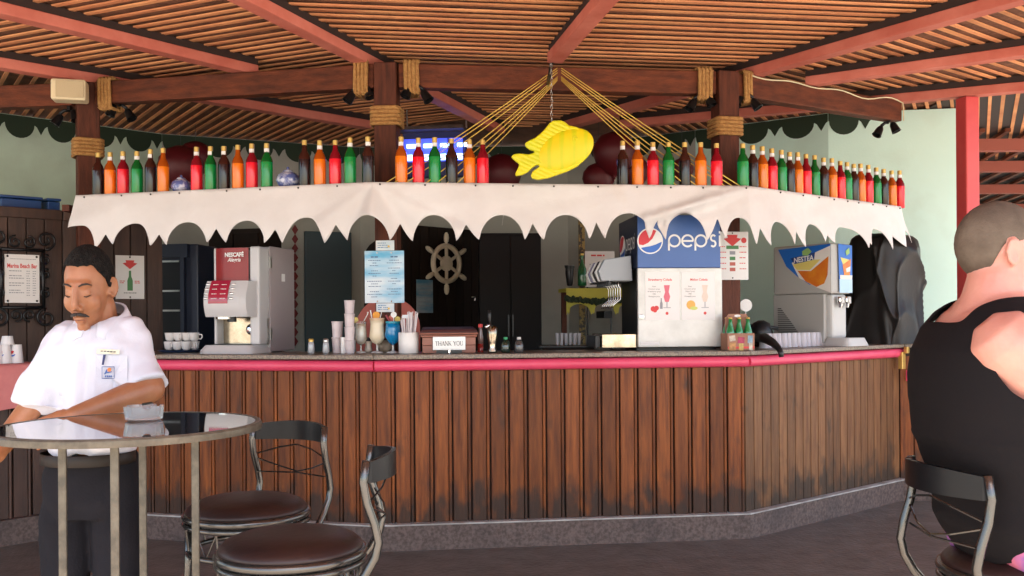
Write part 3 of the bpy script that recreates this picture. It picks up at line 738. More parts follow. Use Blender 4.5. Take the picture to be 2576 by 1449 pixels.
M['grille'] = mat('speaker_grille', (0.58, 0.46, 0.28), 0.7, bump=0.4, bscale=220)
t = thing('loudspeaker', 'small ivory loudspeaker fixed high on the corner post', 'speaker', W(171, 224, 6.58), R(14))
MB().box((0, 0.07, 0), (0.225, 0.14, 0.145)).build('housing', M['ivory'], t, bevel=0.015)
MB().box((0.012, -0.004, 0), (0.18, 0.010, 0.115)).build('grille', M['grille'], t, bevel=0.004)
MB().bar((0.0, 0.14, 0), (0.06, 0.30, 0.0), 0.03, 0.05).build('bracket', M['blackmetal'], t)

# loose white cable along the far beam
mb = MB(); pts = []
for k in range(25):
    u = k/24; p = V2(P3).lerp(V2(P4), 0.12 + 0.9*u); pts.append((p.x-0.0, p.y-0.065, 3.128 - 0.012*math.sin(u*19) - 0.03*u*math.sin(u*7)**2))
pts += [(3.13, 7.60, 3.06), (3.13, 7.60, 2.97)]
tag(mb.tube(pts, 0.005, 6).build('cable', mat('cream_cable', (0.70, 0.62, 0.40), 0.5), smooth=True), 'loose cream cable trailing along the beam towards the pale wall', 'cable')

# ================================================================ blue lamp box and balloons behind the bottles
t = thing('blue_lamp', 'box lamp glowing blue behind the bottles next to the middle post', 'lamp', W(1088, 385, 8.3), R(-8))
M['navy'] = mat('navy_casing', (0.012, 0.016, 0.10), 0.5)
M['glow'] = mat('blue_glow', (0.1, 0.15, 0.9), 0.5, emit=((0.06, 0.09, 1.0), 0.22))
M['glow2'] = mat('white_blue_tube', (0.6, 0.7, 1.0), 0.5, emit=((0.30, 0.48, 1.0), 1.7))
MB().box((0, 0.10, 0.0), (0.56, 0.10, 0.40)).build('casing', M['navy'], t, bevel=0.01)
MB().box((0, 0.02, 0.205), (0.58, 0.24, 0.03)).build('top_board', M['darkwood'], t)
MB().box((0.0, 0.046, 0.035), (0.54, 0.006, 0.20)).build('back_glow', M['glow'], t)
for k in range(4):
    MB().tube([(-0.235+0.15*k, 0.03, 0.07), (-0.135+0.15*k, 0.03, 0.07)], 0.018, 10).build('tube', M['glow2'], t, smooth=True, angle=50)
    MB().box((-0.205+0.145*k, 0.035, -0.03), (0.062, 0.01, 0.05)).build('tube', M['glow2'], t)
for k in range(5): MB().box((-0.27+0.135*k, 0.018, 0.03), (0.010, 0.012, 0.22)).build('grille_bar', M['navy'], t)
for x in (-0.24, 0.29): MB().tube([(x, 0.06, 0.22), (x, 0.06, 1.27)], 0.008, 8).build('hanger', M['steel'], t, smooth=True, angle=50)
M['balloon'] = mat('dark_red_balloon', (0.10, 0.004, 0.008), 0.5)
for px, py, r_, d, lab in ((1546, 388, 56, 8.6, 'largest dark red balloon behind a dark and an orange bottle'), (1506, 452, 42, 8.7, 'low dark red balloon beside the fish head'),
                           (1592, 434, 42, 8.8, 'dark red balloon behind the orange bottle right under the ropes'), (1716, 428, 30, 8.8, 'dark red balloon half hidden behind a green bottle by the ropes'),
                           (1262, 440, 52, 9.0, 'dark red balloon behind the fish tail'), (455, 425, 58, 8.8, 'dark red balloon above the small blue pot'), (492, 400, 44, 8.9, 'dark red balloon behind the first red bottle past the small pot')):
    t = thing('balloon', lab, 'balloon', W(px, py, d), 0, 'dark red balloons at the back of the bar'); k = r_*d/FPX
    MB().lathe([(0.01*k, -1.14*k), (0.05*k, -1.10*k), (0.02*k, -1.05*k), (0.45*k, -0.85*k), (0.82*k, -0.45*k), (0.99*k, 0.05*k), (0.92*k, 0.45*k), (0.62*k, 0.82*k), (0.25*k, 0.98*k), (0.01*k, 1.0*k)], 24).build('skin', M['balloon'], t, smooth=True)
    top = 3.28 - t.location.z
    MB().tube([(0, 0, -1.1*k), (0.02, 0.03, -1.1*k-0.12), (0, 0.02, -1.1*k-0.26)], 0.002, 5).build('string', M['paper'], t)
    MB().tube([(0, 0, 1.0*k), (0, 0, top)], 0.0015, 5).build('string', M['ink'], t)
# ================================================================ inside the bar
wseg = lambda i: (WALL[i], WALL[i+1])
def wall_obj(i): return [o for o in bpy.data.objects if o.name.startswith('wall') and o.parent is None][i]
WALLS = [o for o in bpy.data.objects if o.get('kind') == 'structure' and o.name.split('.')[0] == 'wall']
M['teal'] = mat('dark_teal_paint', (0.012, 0.042, 0.055), 0.45)
M['diamond'] = mat('maroon_paint', (0.17, 0.012, 0.016), 0.6)
# maroon diamonds painted on the wall, two columns
for col_px, y0, y1 in ((742, 578, 880), (553, 590, 880)):
    a, b = wseg(2); th = ang(a, b); d0 = None; y = y0
    while y < y1:
        p, s = WP(col_px, y, a, b); nn = Vector((math.sin(th), -math.cos(th), 0))
        q = p + nn*0.003
        if d0 is None:
            o = MB().prism([(0, -0.052), (0.033, 0), (0, 0.052), (-0.033, 0)], -0.002, 0.002).build('painted_diamond', M['diamond'], WALLS[2], loc=q, rz=th); d0 = o
        else: share(d0, 'painted_diamond', WALLS[2], q, th)
        y += 23.4
# teal door
a, b = wseg(2); p, s = WP(765, 700, a, b); q, s2 = WP(882, 700, a, b); th = ang(a, b); nn = Vector((math.sin(th), -math.cos(th), 0))
t = thing('door', 'plain dark teal door behind the cup stacks', 'door', ((p.x+q.x)/2 + nn.x*0.025, (p.y+q.y)/2 + nn.y*0.025, 0), th)
MB().box((0, 0, 1.18), (s2-s, 0.045, 2.30)).build('leaf', M['teal'], t, bevel=0.005)
MB().box((0.0, -0.03, 1.05), (0.03, 0.02, 0.12)).build('handle', M['steel'], t, loc=(-(s2-s)/2+0.07, 0, 0))
# flat arched panel, the shade of an opening put into its dark colour
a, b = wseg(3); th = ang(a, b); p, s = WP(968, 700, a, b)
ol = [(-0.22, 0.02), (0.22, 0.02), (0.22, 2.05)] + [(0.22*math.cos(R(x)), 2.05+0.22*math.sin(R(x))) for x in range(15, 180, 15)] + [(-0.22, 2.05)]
MB().prism(ol, -0.006, -0.002).build('arched_shade_panel', mat('recess_shade', (0.02, 0.014, 0.012), 0.9), WALLS[3], loc=(p.x, p.y, 0), rz=th)
# plank door with the ship's wheel
D0, D1 = W(1012, 700, 9.05), W(1206, 700, 9.80); th = ang(D0, D1); l = (V2(D1)-V2(D0)).length
t = thing('door', 'dark plank door carrying the ship wheel', 'door', (D0.x, D0.y, 0), th)
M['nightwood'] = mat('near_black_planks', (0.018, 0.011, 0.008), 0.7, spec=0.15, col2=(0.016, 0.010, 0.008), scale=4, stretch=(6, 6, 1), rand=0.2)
n = 9
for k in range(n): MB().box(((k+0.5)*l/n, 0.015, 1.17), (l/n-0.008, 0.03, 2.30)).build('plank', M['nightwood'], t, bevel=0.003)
MB().box((l/2, 0.045, 1.17), (l, 0.02, 2.3)).build('backing', M['gap'], t)
MB().tube([(l-0.10, -0.03, 1.60), (l-0.10, -0.03, 1.635), (l-0.15, -0.03, 1.635)], 0.008, 6).build('handle', M['chrome'], t)
M['cream'] = mat('cream_painted_wood', (0.78, 0.70, 0.54), 0.6, col2=(0.68, 0.60, 0.45), scale=9)
def wheel(lab, loc, rz, k=1.0):
    t = thing('ship_wheel', lab, 'ship wheel', loc, rz)
    ring = MB().tube([(0.175*k*math.cos(R(x)), -0.02, 0.175*k*math.sin(R(x))) for x in range(0, 360, 10)], 0.026*k, 8, closed=True)
    ring.build('rim', M['cream'], t, smooth=True)
    MB().lathe([(0.075*k, -0.012), (0.075*k, 0.012), (0.03*k, 0.022)], 20, c=(0, -0.02, 0), ax=(0, -1, 0)).build('hub', M['cream'], t, smooth=True, angle=50)
    for x in range(30, 390, 60):
        c, s = math.cos(R(x)), math.sin(R(x)); rad = [0.03, 0.17, 0.205, 0.215, 0.25, 0.285, 0.305]; w = [0.017, 0.017, 0.013, 0.022, 0.026, 0.022, 0.010]
        MB().tube([(r*k*c, -0.02, r*k*s) for r in rad], [q*k for q in w], 8).build('spoke', M['cream'], t, smooth=True, angle=60)
    return t
cw = W(1117, 664, 9.46); wheel('cream ship steering wheel hanging on the dark plank door', (cw.x - math.sin(-th)*0 + 0.02*math.sin(th), cw.y - 0.045*math.cos(th) - 0.03, cw.z), th)
# small blue poster on the plank door
def poster(name, lab, cat, pl, px0, px1, py0, py1, m, out=0.006, thick=0.004):
    """flat sheet whose corners are seen at the given pixels, on the upright plane pl"""
    th = ang(*pl); nn = Vector((math.sin(th), -math.cos(th), 0))
    p, s = WP(px0, (py0+py1)/2, *pl); q, s2 = WP(px1, (py0+py1)/2, *pl); mid = (p+q)/2
    zt = WP((px0+px1)/2, py0, *pl)[0].z; zb = WP((px0+px1)/2, py1, *pl)[0].z
    t = thing(name, lab, cat, (mid.x + nn.x*out, mid.y + nn.y*out, (zt+zb)/2), th); w_, h_ = s2-s, zt-zb
    MB().box((0, thick/2, 0), (w_, thick, h_)).build('board', m, t)
    return t, w_, h_
def seaprint(name, dark=1.0):
    m = mat(name, (0.5, 0.65, 0.75), 0.5); nt = m.node_tree; N = nt.nodes; b = N['Principled BSDF']
    tc = N.new('ShaderNodeTexCoord'); mp = N.new('ShaderNodeMapping'); mp.inputs['Scale'].default_value = (3, 1, 9)
    nz = N.new('ShaderNodeTexNoise'); nz.inputs['Scale'].default_value = 1.1; nz.inputs['Detail'].default_value = 3
    rp = N.new('ShaderNodeValToRGB'); e = rp.color_ramp.elements
    e[0].position = 0.35; e[0].color = (0.10*dark, 0.42*dark, 0.66*dark, 1); e[1].position = 0.62; e[1].color = (0.66*dark, 0.74*dark, 0.80*dark, 1)
    nt.links.new(tc.outputs['Object'], mp.inputs['Vector']); nt.links.new(mp.outputs[0], nz.inputs['Vector']); nt.links.new(nz.outputs['Fac'], rp.inputs[0]); nt.links.new(rp.outputs[0], b.inputs['Base Color'])
    return m
M['sea'] = seaprint('sea_print'); M['sea2'] = seaprint('sea_print_dull', 0.55)
t, w_, h_ = poster('poster', 'small blue and grey poster on the plank door below the wheel', 'poster', (D0, D1), 1046, 1087, 704, 787, M['sea2'], 0.012)
mb = MB()
for k in range(6): fine_print(mb, -w_*0.38, w_*0.38, h_*(0.3-0.12*k), 0.008, -0.001, k)
mb.build('print', M['greyink'], t)
# tall dark cabinet
t = thing('cabinet', 'tall almost black cabinet between the ship wheel and the pale wall', 'cabinet', (W(1284, 700, 8.75).x, 8.75, 0), R(3))
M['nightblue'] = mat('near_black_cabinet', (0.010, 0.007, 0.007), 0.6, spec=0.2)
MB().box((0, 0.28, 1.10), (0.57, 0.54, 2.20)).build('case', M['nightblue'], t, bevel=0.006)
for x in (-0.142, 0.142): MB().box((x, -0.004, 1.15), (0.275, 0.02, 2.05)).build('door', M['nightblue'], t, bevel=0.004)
for x in (-0.02, 0.02): MB().box((x, -0.02, 1.35), (0.012, 0.015, 0.2)).build('handle', M['blackmetal'], t)
# glass fronted fridge by the partition
t = thing('drinks_fridge', 'dark glass fronted drinks fridge with blue frame beside the coffee machine', 'fridge', (W(425, 700, 7.75).x, 7.75, 0), R(-8))
M['fridgeglass'] = mat('dark_fridge_glass', (0.025, 0.028, 0.032), 0.2)
M['fridgeblue'] = mat('fridge_blue', (0.006, 0.012, 0.035), 0.4)
MB().box((0.02, 0.32, 1.02), (0.42, 0.56, 2.04)).build('case', M['fridgeblue'], t, bevel=0.01)
MB().box((-0.025, 0.03, 1.0), (0.25, 0.02, 1.80)).build('glass_door', M['fridgeglass'], t)
for z in (1.50, 1.66, 1.90): MB().box((-0.025, 0.012, z), (0.22, 0.012, 0.014)).build('shelf', M['steel'], t)
for x in (-0.165, 0.115): MB().box((x, 0.02, 1.0), (0.032, 0.05, 1.86)).build('frame_post', M['fridgeblue'], t)
MB().box((0, 0.02, 1.985), (0.32, 0.05, 0.11)).build('header', M['fridgeblue'], t)
# dark shelving that fills the space behind the machines
t = thing('back_cupboard', 'dark cupboard standing behind the coffee machine', 'cupboard', (W(590, 700, 8.6).x, 8.6, 0), R(-14))
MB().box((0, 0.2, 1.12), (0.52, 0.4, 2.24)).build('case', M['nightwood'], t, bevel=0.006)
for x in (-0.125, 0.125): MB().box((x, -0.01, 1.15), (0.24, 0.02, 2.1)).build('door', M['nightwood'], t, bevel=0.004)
# pink arched board behind the post
t = thing('arched_board', 'salmon pink arched board standing behind the bar post', 'board', (W(976, 800, 6.72).x, 6.72, 0), R(4))
M['salmon'] = mat('salmon_paint', (0.52, 0.13, 0.10), 0.6, col2=(0.46, 0.11, 0.085), scale=5)
ol = [(-0.225, 0.3), (0.225, 0.3), (0.225, 1.36)] + [(0.225*math.cos(R(x)), 1.36+0.215*math.sin(R(x))) for x in range(12, 180, 12)] + [(-0.225, 1.36)]
MB().prism(ol, 0, 0.02).build('board', M['salmon'], t, bevel=0.004)
for x in (-0.16, 0.16): MB().bar((x, 0.03, 0.01), (x, 0.03, 0.6), 0.04, 0.03, (0, 1, 0)).build('leg', M['salmon'], t)

# ================================================================ printed signs
t, w_, h_ = poster('menu_board', 'white bar menu sign with red heading on the dark planks', 'menu', ((-5.0, 5.42), (-3.32, 7.05)), 8, 95, 641, 762, M['paper'], 0.035)
mb = MB(); put_text(mb, 'Marina Beach Bar', 0, h_*0.26, 0.043, -0.001, sx=1.02*w_/0.36, bold=0.0012); mb.build('lettering', M['redink'], t)
mb = MB(); fine_print(mb, -w_*0.35, w_*0.4, h_*0.40, 0.004, -0.001, 1)
for k in range(11):
    z = h_*(0.15-0.05*k)
    if k % 3 != 1: fine_print(mb, -w_*0.38, w_*(0.05 if k % 2 else -0.02), z, 0.006, -0.001, k)
    fine_print(mb, w_*0.12, w_*0.22, z, 0.005, -0.001, k+30); fine_print(mb, w_*0.30, w_*0.40, z, 0.005, -0.001, k+60)
mb.build('print', M['greyink'], t)
for x in (-0.42, 0.42):
    for z in (-0.46, 0.46): MB().ellipsoid((x*w_, -0.003, z*h_), (0.008, 0.005, 0.008), 8, 6).build('screw', M['blackmetal'], t)
# wrought iron scroll frame round the menu
fr = thing('iron_frame', 'black wrought iron scroll frame around the bar menu', 'frame', t.location + Vector((0, 0, 0)), t.rotation_euler.z)
def scroll(cx, cz, r, turns, a0, sgn=1): return [(cx + sgn*r*(1-0.75*k/24)*math.cos(a0+turns*2*math.pi*k/24), -0.005, cz + r*(1-0.75*k/24)*math.sin(a0+turns*2*math.pi*k/24)) for k in range(25)]
for x in (-1, 1): MB().tube([(x*w_*0.62, -0.005, -h_*0.62), (x*w_*0.60, -0.005, 0), (x*w_*0.62, -0.005, h_*0.60)], 0.012, 6).build('upright', M['blackmetal'], fr, smooth=True)
for z in (-1, 1):
    MB().tube([(-w_*0.62, -0.005, z*h_*0.60), (w_*0.62, -0.005, z*h_*0.60)], 0.012, 6).build('rail', M['blackmetal'], fr, smooth=True)
    for x in (-1, 1):
        MB().tube(scroll(x*0.16, z*(h_*0.60+0.075), 0.07, 1.4, -R(90)*z, x), 0.009, 6).build('scroll', M['blackmetal'], fr, smooth=True)
        MB().tube(scroll(x*0.045, z*(h_*0.60+0.055), 0.045, 1.3, R(90)*z, -x), 0.008, 6).build('scroll', M['blackmetal'], fr, smooth=True)
for z in (-0.3, 0.1, 0.4):
    for x in (-1, 1): MB().tube(scroll(x*w_*0.68, z*h_, 0.04, 1.3, R(60), x), 0.008, 6).build('scroll', M['blackmetal'], fr, smooth=True)
# white poster with red arrow and green bottle
pl = ((-3.32, 7.05), (-2.72, 7.44))
t, w_, h_ = poster('poster', 'white poster with red arrow and green bottle behind the barman', 'poster', pl, 290, 362, 643, 752, M['paper'], 0.012)
def arrow_part(t, x, z, k, y=-0.001):
    mb = MB(); poly(mb, [(x-0.6*k, z+0.55*k), (x-0.5*k, z+0.22*k), (x-k, z+0.12*k), (x, z-0.7*k), (x+k, z+0.12*k), (x+0.5*k, z+0.22*k), (x+0.6*k, z+0.55*k)], y); mb.build('arrow', M['redink'], t)
arrow_part(t, 0, h_*0.30, w_*0.26)
M['bottleprint'] = mat('green_bottle_print', (0.07, 0.22, 0.08), 0.6)
def bottle_print(t, x, z, h, m, y=-0.001):
    w = h*0.13; mb = MB(); poly(mb, [(x-w, z), (x+w, z), (x+w, z+h*0.5), (x+w*0.45, z+h*0.72), (x+w*0.4, z+h), (x-w*0.4, z+h), (x-w*0.45, z+h*0.72), (x-w, z+h*0.5)], y); mb.build('bottle_picture', m, t)
bottle_print(t, 0, -h_*0.31, h_*0.46, M['bottleprint'])
mb = MB()
for k in range(2): fine_print(mb, -w_*0.36, -w_*0.18, -h_*(0.10+0.04*k), 0.006, -0.001, k); fine_print(mb, w_*0.16, w_*0.36, -h_*(0.10+0.04*k), 0.006, -0.001, k+5)
mb.build('print', M['redink'], t); mb = MB(); fine_print(mb, -w_*0.22, w_*0.22, -h_*0.37, 0.005, -0.001, 9); mb.build('print', M['ink'], t)
for z in (-0.46, 0.46): MB().ellipsoid((0, -0.003, z*h_), (0.006, 0.004, 0.006), 8, 6).build('screw', M['blackmetal'], t)
# sea coloured menu and the small cards on the middle post
pf = P2[1]-0.082; pl = ((P2[0]-1, pf+0.07), (P2[0]+1, pf-0.07))
t, w_, h_ = poster('menu_board', 'sea blue drinks menu fixed to the middle post', 'menu', pl, 918, 1017, 631, 762, M['sea'], 0.006)
mb = MB()
for c in (-0.25, 0.25):
    fine_print(mb, c*w_-w_*0.09, c*w_+w_*0.09, h_*0.37, 0.009, -0.001, int(c*50))
    for k in range(15):
        z = h_*(0.31-0.05*k)
        if (k+int(c > 0)) % 4 == 3: continue
        hw = w_*(0.05+0.035*((k*7+int(c*8)) % 5)); fine_print(mb, c*w_-hw, c*w_+hw, z, 0.0045, -0.001, k+int(c*100))
mb.build('print', mat('navy_ink', (0.10, 0.16, 0.30), 0.8), t)
for x in (-0.18, 0.18):
    for z in (-0.47, 0.46): MB().ellipsoid((x*w_, -0.003, z*h_), (0.0055, 0.004, 0.0055), 8, 6).build('screw', M['chrome'], t)
M['pricecard'] = mat('pale_blue_card', (0.60, 0.70, 0.78), 0.5, col2=(0.78, 0.80, 0.80), scale=14)
for lab, y0, y1, x0, x1 in (('small pale card above the sea blue menu', 605, 630, 946, 992), ('small pale card below the sea blue menu', 763, 785, 947, 992)):
    t, w_, h_ = poster('card', lab, 'card', pl, x0, x1, y0, y1, M['pricecard'], 0.006)
    mb = MB()
    for k in range(3): fine_print(mb, -w_*0.4, w_*(0.05+0.1*k), h_*(0.2-0.22*k), 0.005, -0.001, k)
    mb.build('print', mat('blue_ink', (0.12, 0.25, 0.45), 0.8), t)
    mb = MB(); disc(mb, w_*0.2, -h_*0.1, 0.008, -0.0012, 10); mb.build('picture', M['gold'], t)
# menu on the far post
pf = P3[1]-0.10; pl = ((P3[0]-1, pf-0.12), (P3[0]+1, pf+0.12))
t, w_, h_ = poster('menu_board', 'white price list with red arrow hanging beside the soda machine', 'menu', pl, 1802, 1882, 583, 704, M['paper'], 0.004)
arrow_part(t, 0.0, h_*0.33, w_*0.28); mb = MB(); disc(mb, w_*0.36, h_*0.32, w_*0.085, -0.001); mb.build('badge', M['redink'], t)
mb = MB(); mg = MB()
for k in range(5):
    z = h_*(0.18-0.115*k); fine_print(mb, w_*0.22, w_*0.44, z, 0.006, -0.001, k); fine_print(mb, -w_*0.4, -w_*0.2, z, 0.006, -0.001, k+9)
mb.build('print', M['redink'], t)
for k in range(5): mg = MB(); z = h_*(0.175-0.115*k); poly(mg, [(-0.02+0.012*(k == 0)*-2, z-0.012), (0.02+0.024*(k == 0), z-0.012), (0.02+0.024*(k == 0), z+0.012), (-0.02-0.024*(k == 0), z+0.012)], -0.001); mg.build('picture', [M['bottleprint'], M['greyink'], M['bottleprint'], M['salmon'], M['salmon']][k], t)
for x, z in ((0, 0.47), (0, -0.46), (-0.42, -0.46)): MB().ellipsoid((x*w_, -0.003, z*h_), (0.005, 0.004, 0.005), 8, 6).build('screw', M['blackmetal'], t)

# ================================================================ the yellow scalloped shelf in the back and its goods
t0_ = W(1515, 725, 7.9)
ysh = thing('yellow_shelf', 'yellow scalloped shelf with dark garland on the back wall', 'shelf', (t0_.x, t0_.y, 0), R(10))
M['yellow'] = mat('yellow_paint', (0.48, 0.42, 0.05), 0.6); M['garland'] = mat('dark_garland', (0.03, 0.045, 0.02), 0.95, bump=1.0, bscale=60)
zt = t0_.z
MB().box((0, 0.13, zt-0.015), (0.62, 0.28, 0.03)).build('top', M['yellow'], ysh)
mb = MB(); vs = []; n = 60
for k in range(n+1):
    x = -0.31 + 0.62*k/n; u = (x+0.31)/0.207 % 1.0; dz = 0.19 - 0.10*math.sqrt(max(0, 1-(2*u-1)**2)) if abs(2*u-1) < 0.8 else 0.19-0.035*abs(math.sin(abs(2*u-1)*16))
    vs += [(x, -0.012 - 0.03*math.cos(x*4), zt-0.031), (x, -0.012-0.03*math.cos(x*4), zt-dz-0.04)]
mb.add(vs, [(2*k, 2*k+1, 2*k+3, 2*k+2) for k in range(n)]); o = mb.build('valance', M['yellow'], ysh); md = o.modifiers.new('t', 'SOLIDIFY'); md.thickness = 0.006
mb = MB(); rg = random.Random(5)
for k in range(70):
    x = -0.32+0.64*k/69; mb.ellipsoid((x, -0.05-0.03*math.cos(x*4)+rg.uniform(-0.01, 0.01), zt-0.08 - 0.03*math.cos(x*4) + rg.uniform(-0.012, 0.012)), (0.018, 0.014, rg.uniform(0.012, 0.03)), 6, 4)
mb.build('garland', M['garland'], ysh)
for x in (-0.28, 0.28): MB().bar((x, 0.2, zt-0.03), (x, 0.2, 0.0), 0.04, 0.04).build('leg', M['postwood'], ysh)
MB().bar((0.05, 0.0, zt-0.22), (0.05, 0.25, zt-0.22), 0.07, 0.06).build('bracket', M['black'], ysh)
t = thing('shaker', 'dark metal cocktail shaker standing on the yellow shelf', 'shaker', W(1434, 722, 7.93)+Vector((0, 0.05, 0.012)))
MB().lathe([(0.020, 0), (0.024, 0.01), (0.036, 0.10), (0.036, 0.13)], 16).build('cup', M['blackmetal'], t, smooth=True, angle=50)
MB().lathe([(0.037, 0.1305), (0.034, 0.14), (0.042, 0.155), (0.043, 0.17)], 16).build('lid', M['black'], t, smooth=True, angle=50)
gl = mat('green_glass', (0.02, 0.12, 0.045), 0.1, coat=0.5); M['greenglass'] = gl
t = thing('wine_bottle', 'dark green bottle on the yellow shelf beside the patterned pole', 'bottle', W(1466, 722, 7.95)+Vector((0, 0.06, 0.012)))
MB().lathe([(0.034, 0), (0.037, 0.006), (0.037, 0.14), (0.016, 0.19), (0.013, 0.24), (0.015, 0.245), (0.015, 0.255)], 14).build('glass_body', gl, t, smooth=True)
MB().lathe([(0.0155, 0.2555), (0.0155, 0.272)], 12).build('cap', M['gold'], t)
t = thing('patterned_pole', 'thin gold and black patterned pole behind the bar', 'pole', (W(1463, 600, 8.5).x, 8.5, 0))
MB().box((0, 0, 1.25), (0.055, 0.055, 2.5)).build('shaft', mat('gold_black_pattern', (0.30, 0.20, 0.05), 0.5, col2=(0.03, 0.02, 0.01), scale=30, contrast=(0.48, 0.54)), t)
MB().box((0, 0, 0.02), (0.2, 0.2, 0.04)).build('base', M['black'], t)
t, w_, h_ = poster('poster', 'faded white recipe poster in the back beside the soda taps', 'poster', ((0.3, 8.35), (1.3, 8.55)), 1472, 1546, 632, 722, M['paper'], 0.0)
mb = MB(); fine_print(mb, -w_*0.3, w_*0.2, h_*0.36, 0.014, -0.001, 2); mb.build('lettering', M['redink'], t)
mb = MB()
for k in range(4): fine_print(mb, -w_*0.35, -w_*0.05, h_*(0.12-0.1*k), 0.007, -0.001, k)
mb.build('print', M['greyink'], t)
mb = MB(); poly(mb, [(0.06, -0.02), (0.10, -0.02), (0.105, 0.07), (0.055, 0.07)], -0.001); mb.build('picture', M['salmon'], t)
for x in (-0.4, 0.4): MB().bar((x*w_, 0.03, -h_/2), (x*w_, 0.03, 0.0-t.location.z), 0.012, 0.012).build('stand_leg', M['blackmetal'], t)

# ================================================================ things on the counter top
ZC = 1.2015
def at_counter(px, py): p = WZ(px, py, ZC); return p
M['warmsteel'] = mat('reflection_tinted_steel', (0.52, 0.45, 0.35), 0.20, 1.0, col2=(0.30, 0.24, 0.17), scale=7, bump=0.08, bscale=12)  # steel tinted gold: the warm reflection is put into its colour
# --- coffee machine
cm = thing('coffee_machine', 'big white and burgundy coffee machine on the bar counter', 'coffee machine', WZ(582, 889.5, ZC), R(-13))
kx = lambda c: (c-500)*0.000555
kz = lambda c: (1400-c)*0.000555
M['shell'] = mat('light_grey_shell', (0.52, 0.51, 0.52), 0.35); M['mauve'] = mat('mauve_grey_panel', (0.36, 0.31, 0.32), 0.5, bump=0.03, bscale=200)
M['burg'] = mat('burgundy_panel', (0.21, 0.014, 0.018), 0.3, spec=0.35, col2=(0.27, 0.024, 0.024), scale=2.5)
def cbx(x0, x1, z0, z1, y0, y1, name, m, bev=0.004, ):
    return MB().box(((kx(x0)+kx(x1))/2, (y0+y1)/2, (kz(z0)+kz(z1))/2), (kx(x1)-kx(x0), y1-y0, kz(z0)-kz(z1))).build(name, m, cm, bevel=bev)
cbx(215, 806, 1300, 985, 0.16, 0.20, 'cavity_back', M['steel'], 0.0)
cbx(215, 806, 1395, 130, 0.20, 0.56, 'case', M['shell'], 0.012)
# side skin in mauve grey
MB().box((kx(806)+0.004, 0.375, (kz(1388)+kz(125))/2), (0.008, 0.36, kz(125)-kz(1388))).build('side_panel', M['mauve'], cm, bevel=0.003)
MB().box((kx(806)+0.009, 0.375+0.01, kz(490)), (0.003, 0.045, 0.052)).build('sticker', M['paper'], cm)
for z in (320, 1180): MB().box((kx(806)+0.008, 0.20, kz(z)), (0.012, 0.02, 0.075)).build('hinge', M['steel'], cm)
cbx(680, 806, 1300, 140, 0.06, 0.20, 'front_column', M['shell'], 0.012)
cbx(215, 250, 1300, 150, 0.06, 0.20, 'front_column', M['shell'], 0.008)
# curved burgundy front
mb = MB(); n = 14; x0, x1, z0, z1 = kx(252), kx(676), kz(552), kz(158)
vs = [];
for k in range(n+1):
    u = k/n; x = x0+(x1-x0)*u; y = 0.055 - 0.035*math.sin(math.pi*u); vs += [(x, y, z0), (x, y, z1), (x, 0.20, z1), (x, 0.20, z0)]
mb.add(vs, [(4*k, 4*k+4, 4*k+5, 4*k+1) for k in range(n)] + [(4*k+1, 4*k+5, 4*k+6, 4*k+2) for k in range(n)]); mb.build('front_door', M['burg'], cm, smooth=True, angle=40)
mb = MB(); put_text(mb, 'NESCAFÉ', kx(535), kz(243), 0.037, 0.010, sx=0.90, bold=0.0012); mb.build('lettering', M['white'], cm)
mb = MB(); mb.strip([(kx(478), kz(222)), (kx(605), kz(222))], 0.003, 0.012); mb.build('lettering', M['white'], cm)
mb = MB(); put_text(mb, 'Alegria', kx(532), kz(302), 0.036, 0.010, sx=0.90, shear=0.35, bold=0.0006); mb.build('lettering', M['white'], cm)
# control head
n = 10; prof = []
for k in range(n+1):
    u = k/n; prof.append((0.02 - 0.10*math.sin(math.pi*(0.18+0.55*u)), kz(550)+(kz(970)-kz(550))*u))
mb = MB(); xs = [(-0.166, 0.05), (-0.15, 0.0), (0.10, 0.0), (0.135, 0.025), (0.152, 0.09)]; vs = []
for y, z in prof:
    for x, dy in xs: vs.append((x, y+dy, z))
    vs.append((0.152, 0.2, z)); vs.append((-0.166, 0.2, z))
k7 = len(xs)+2
mb.add(vs, [(i*k7+j, i*k7+(j+1) % k7, (i+1)*k7+(j+1) % k7, (i+1)*k7+j) for i in range(n) for j in range(k7)] + [tuple(range(k7-1, -1, -1)), tuple(n*k7+j for j in range(k7))])
mb.build('control_head', M['shell'], cm, smooth=True, angle=35)
def prof_y(z):
    u = (z-kz(550))/(kz(970)-kz(550)); return 0.02 - 0.10*math.sin(math.pi*(0.18+0.55*u))
mb = MB(); zz = [kz(c) for c in range(545, 816, 27)]; vs = []
for z in zz: vs += [(kx(290), prof_y(z)-0.004, z), (kx(540), prof_y(z)-0.004, z)]
mb.add(vs, [(2*k, 2*k+1, 2*k+3, 2*k+2) for k in range(len(zz)-1)]); mb.build('display', mat('red_display', (0.36, 0.02, 0.05), 0.2, coat=0.5), cm, smooth=True)
mb = MB()
for k, c in enumerate((598, 650, 706, 760)):
    fine_print(mb, kx(330), kx(400), kz(c), 0.004, prof_y(kz(c))-0.006, k); fine_print(mb, kx(440), kx(510), kz(c), 0.004, prof_y(kz(c))-0.006, k+7)
mb.build('print', M['paper'], cm)
for c in (590, 645, 700, 757):
    for x in (255, 580): MB().ellipsoid((kx(x), prof_y(kz(c))-0.002, kz(c)), (0.020, 0.006, 0.007), 12, 8).build('button', M['chrome'], cm, smooth=True)
MB().tube([(kx(408), 0.0, kz(995)), (kx(408), 0.0, kz(855))], 0.052, 20).build('spout', M['chrome'], cm, smooth=True, angle=50, )
MB().tube([(kx(480), 0.03, kz(1030)), (kx(480), 0.03, kz(960))], 0.03, 14).build('nozzle', M['blackmetal'], cm, smooth=True, angle=50)
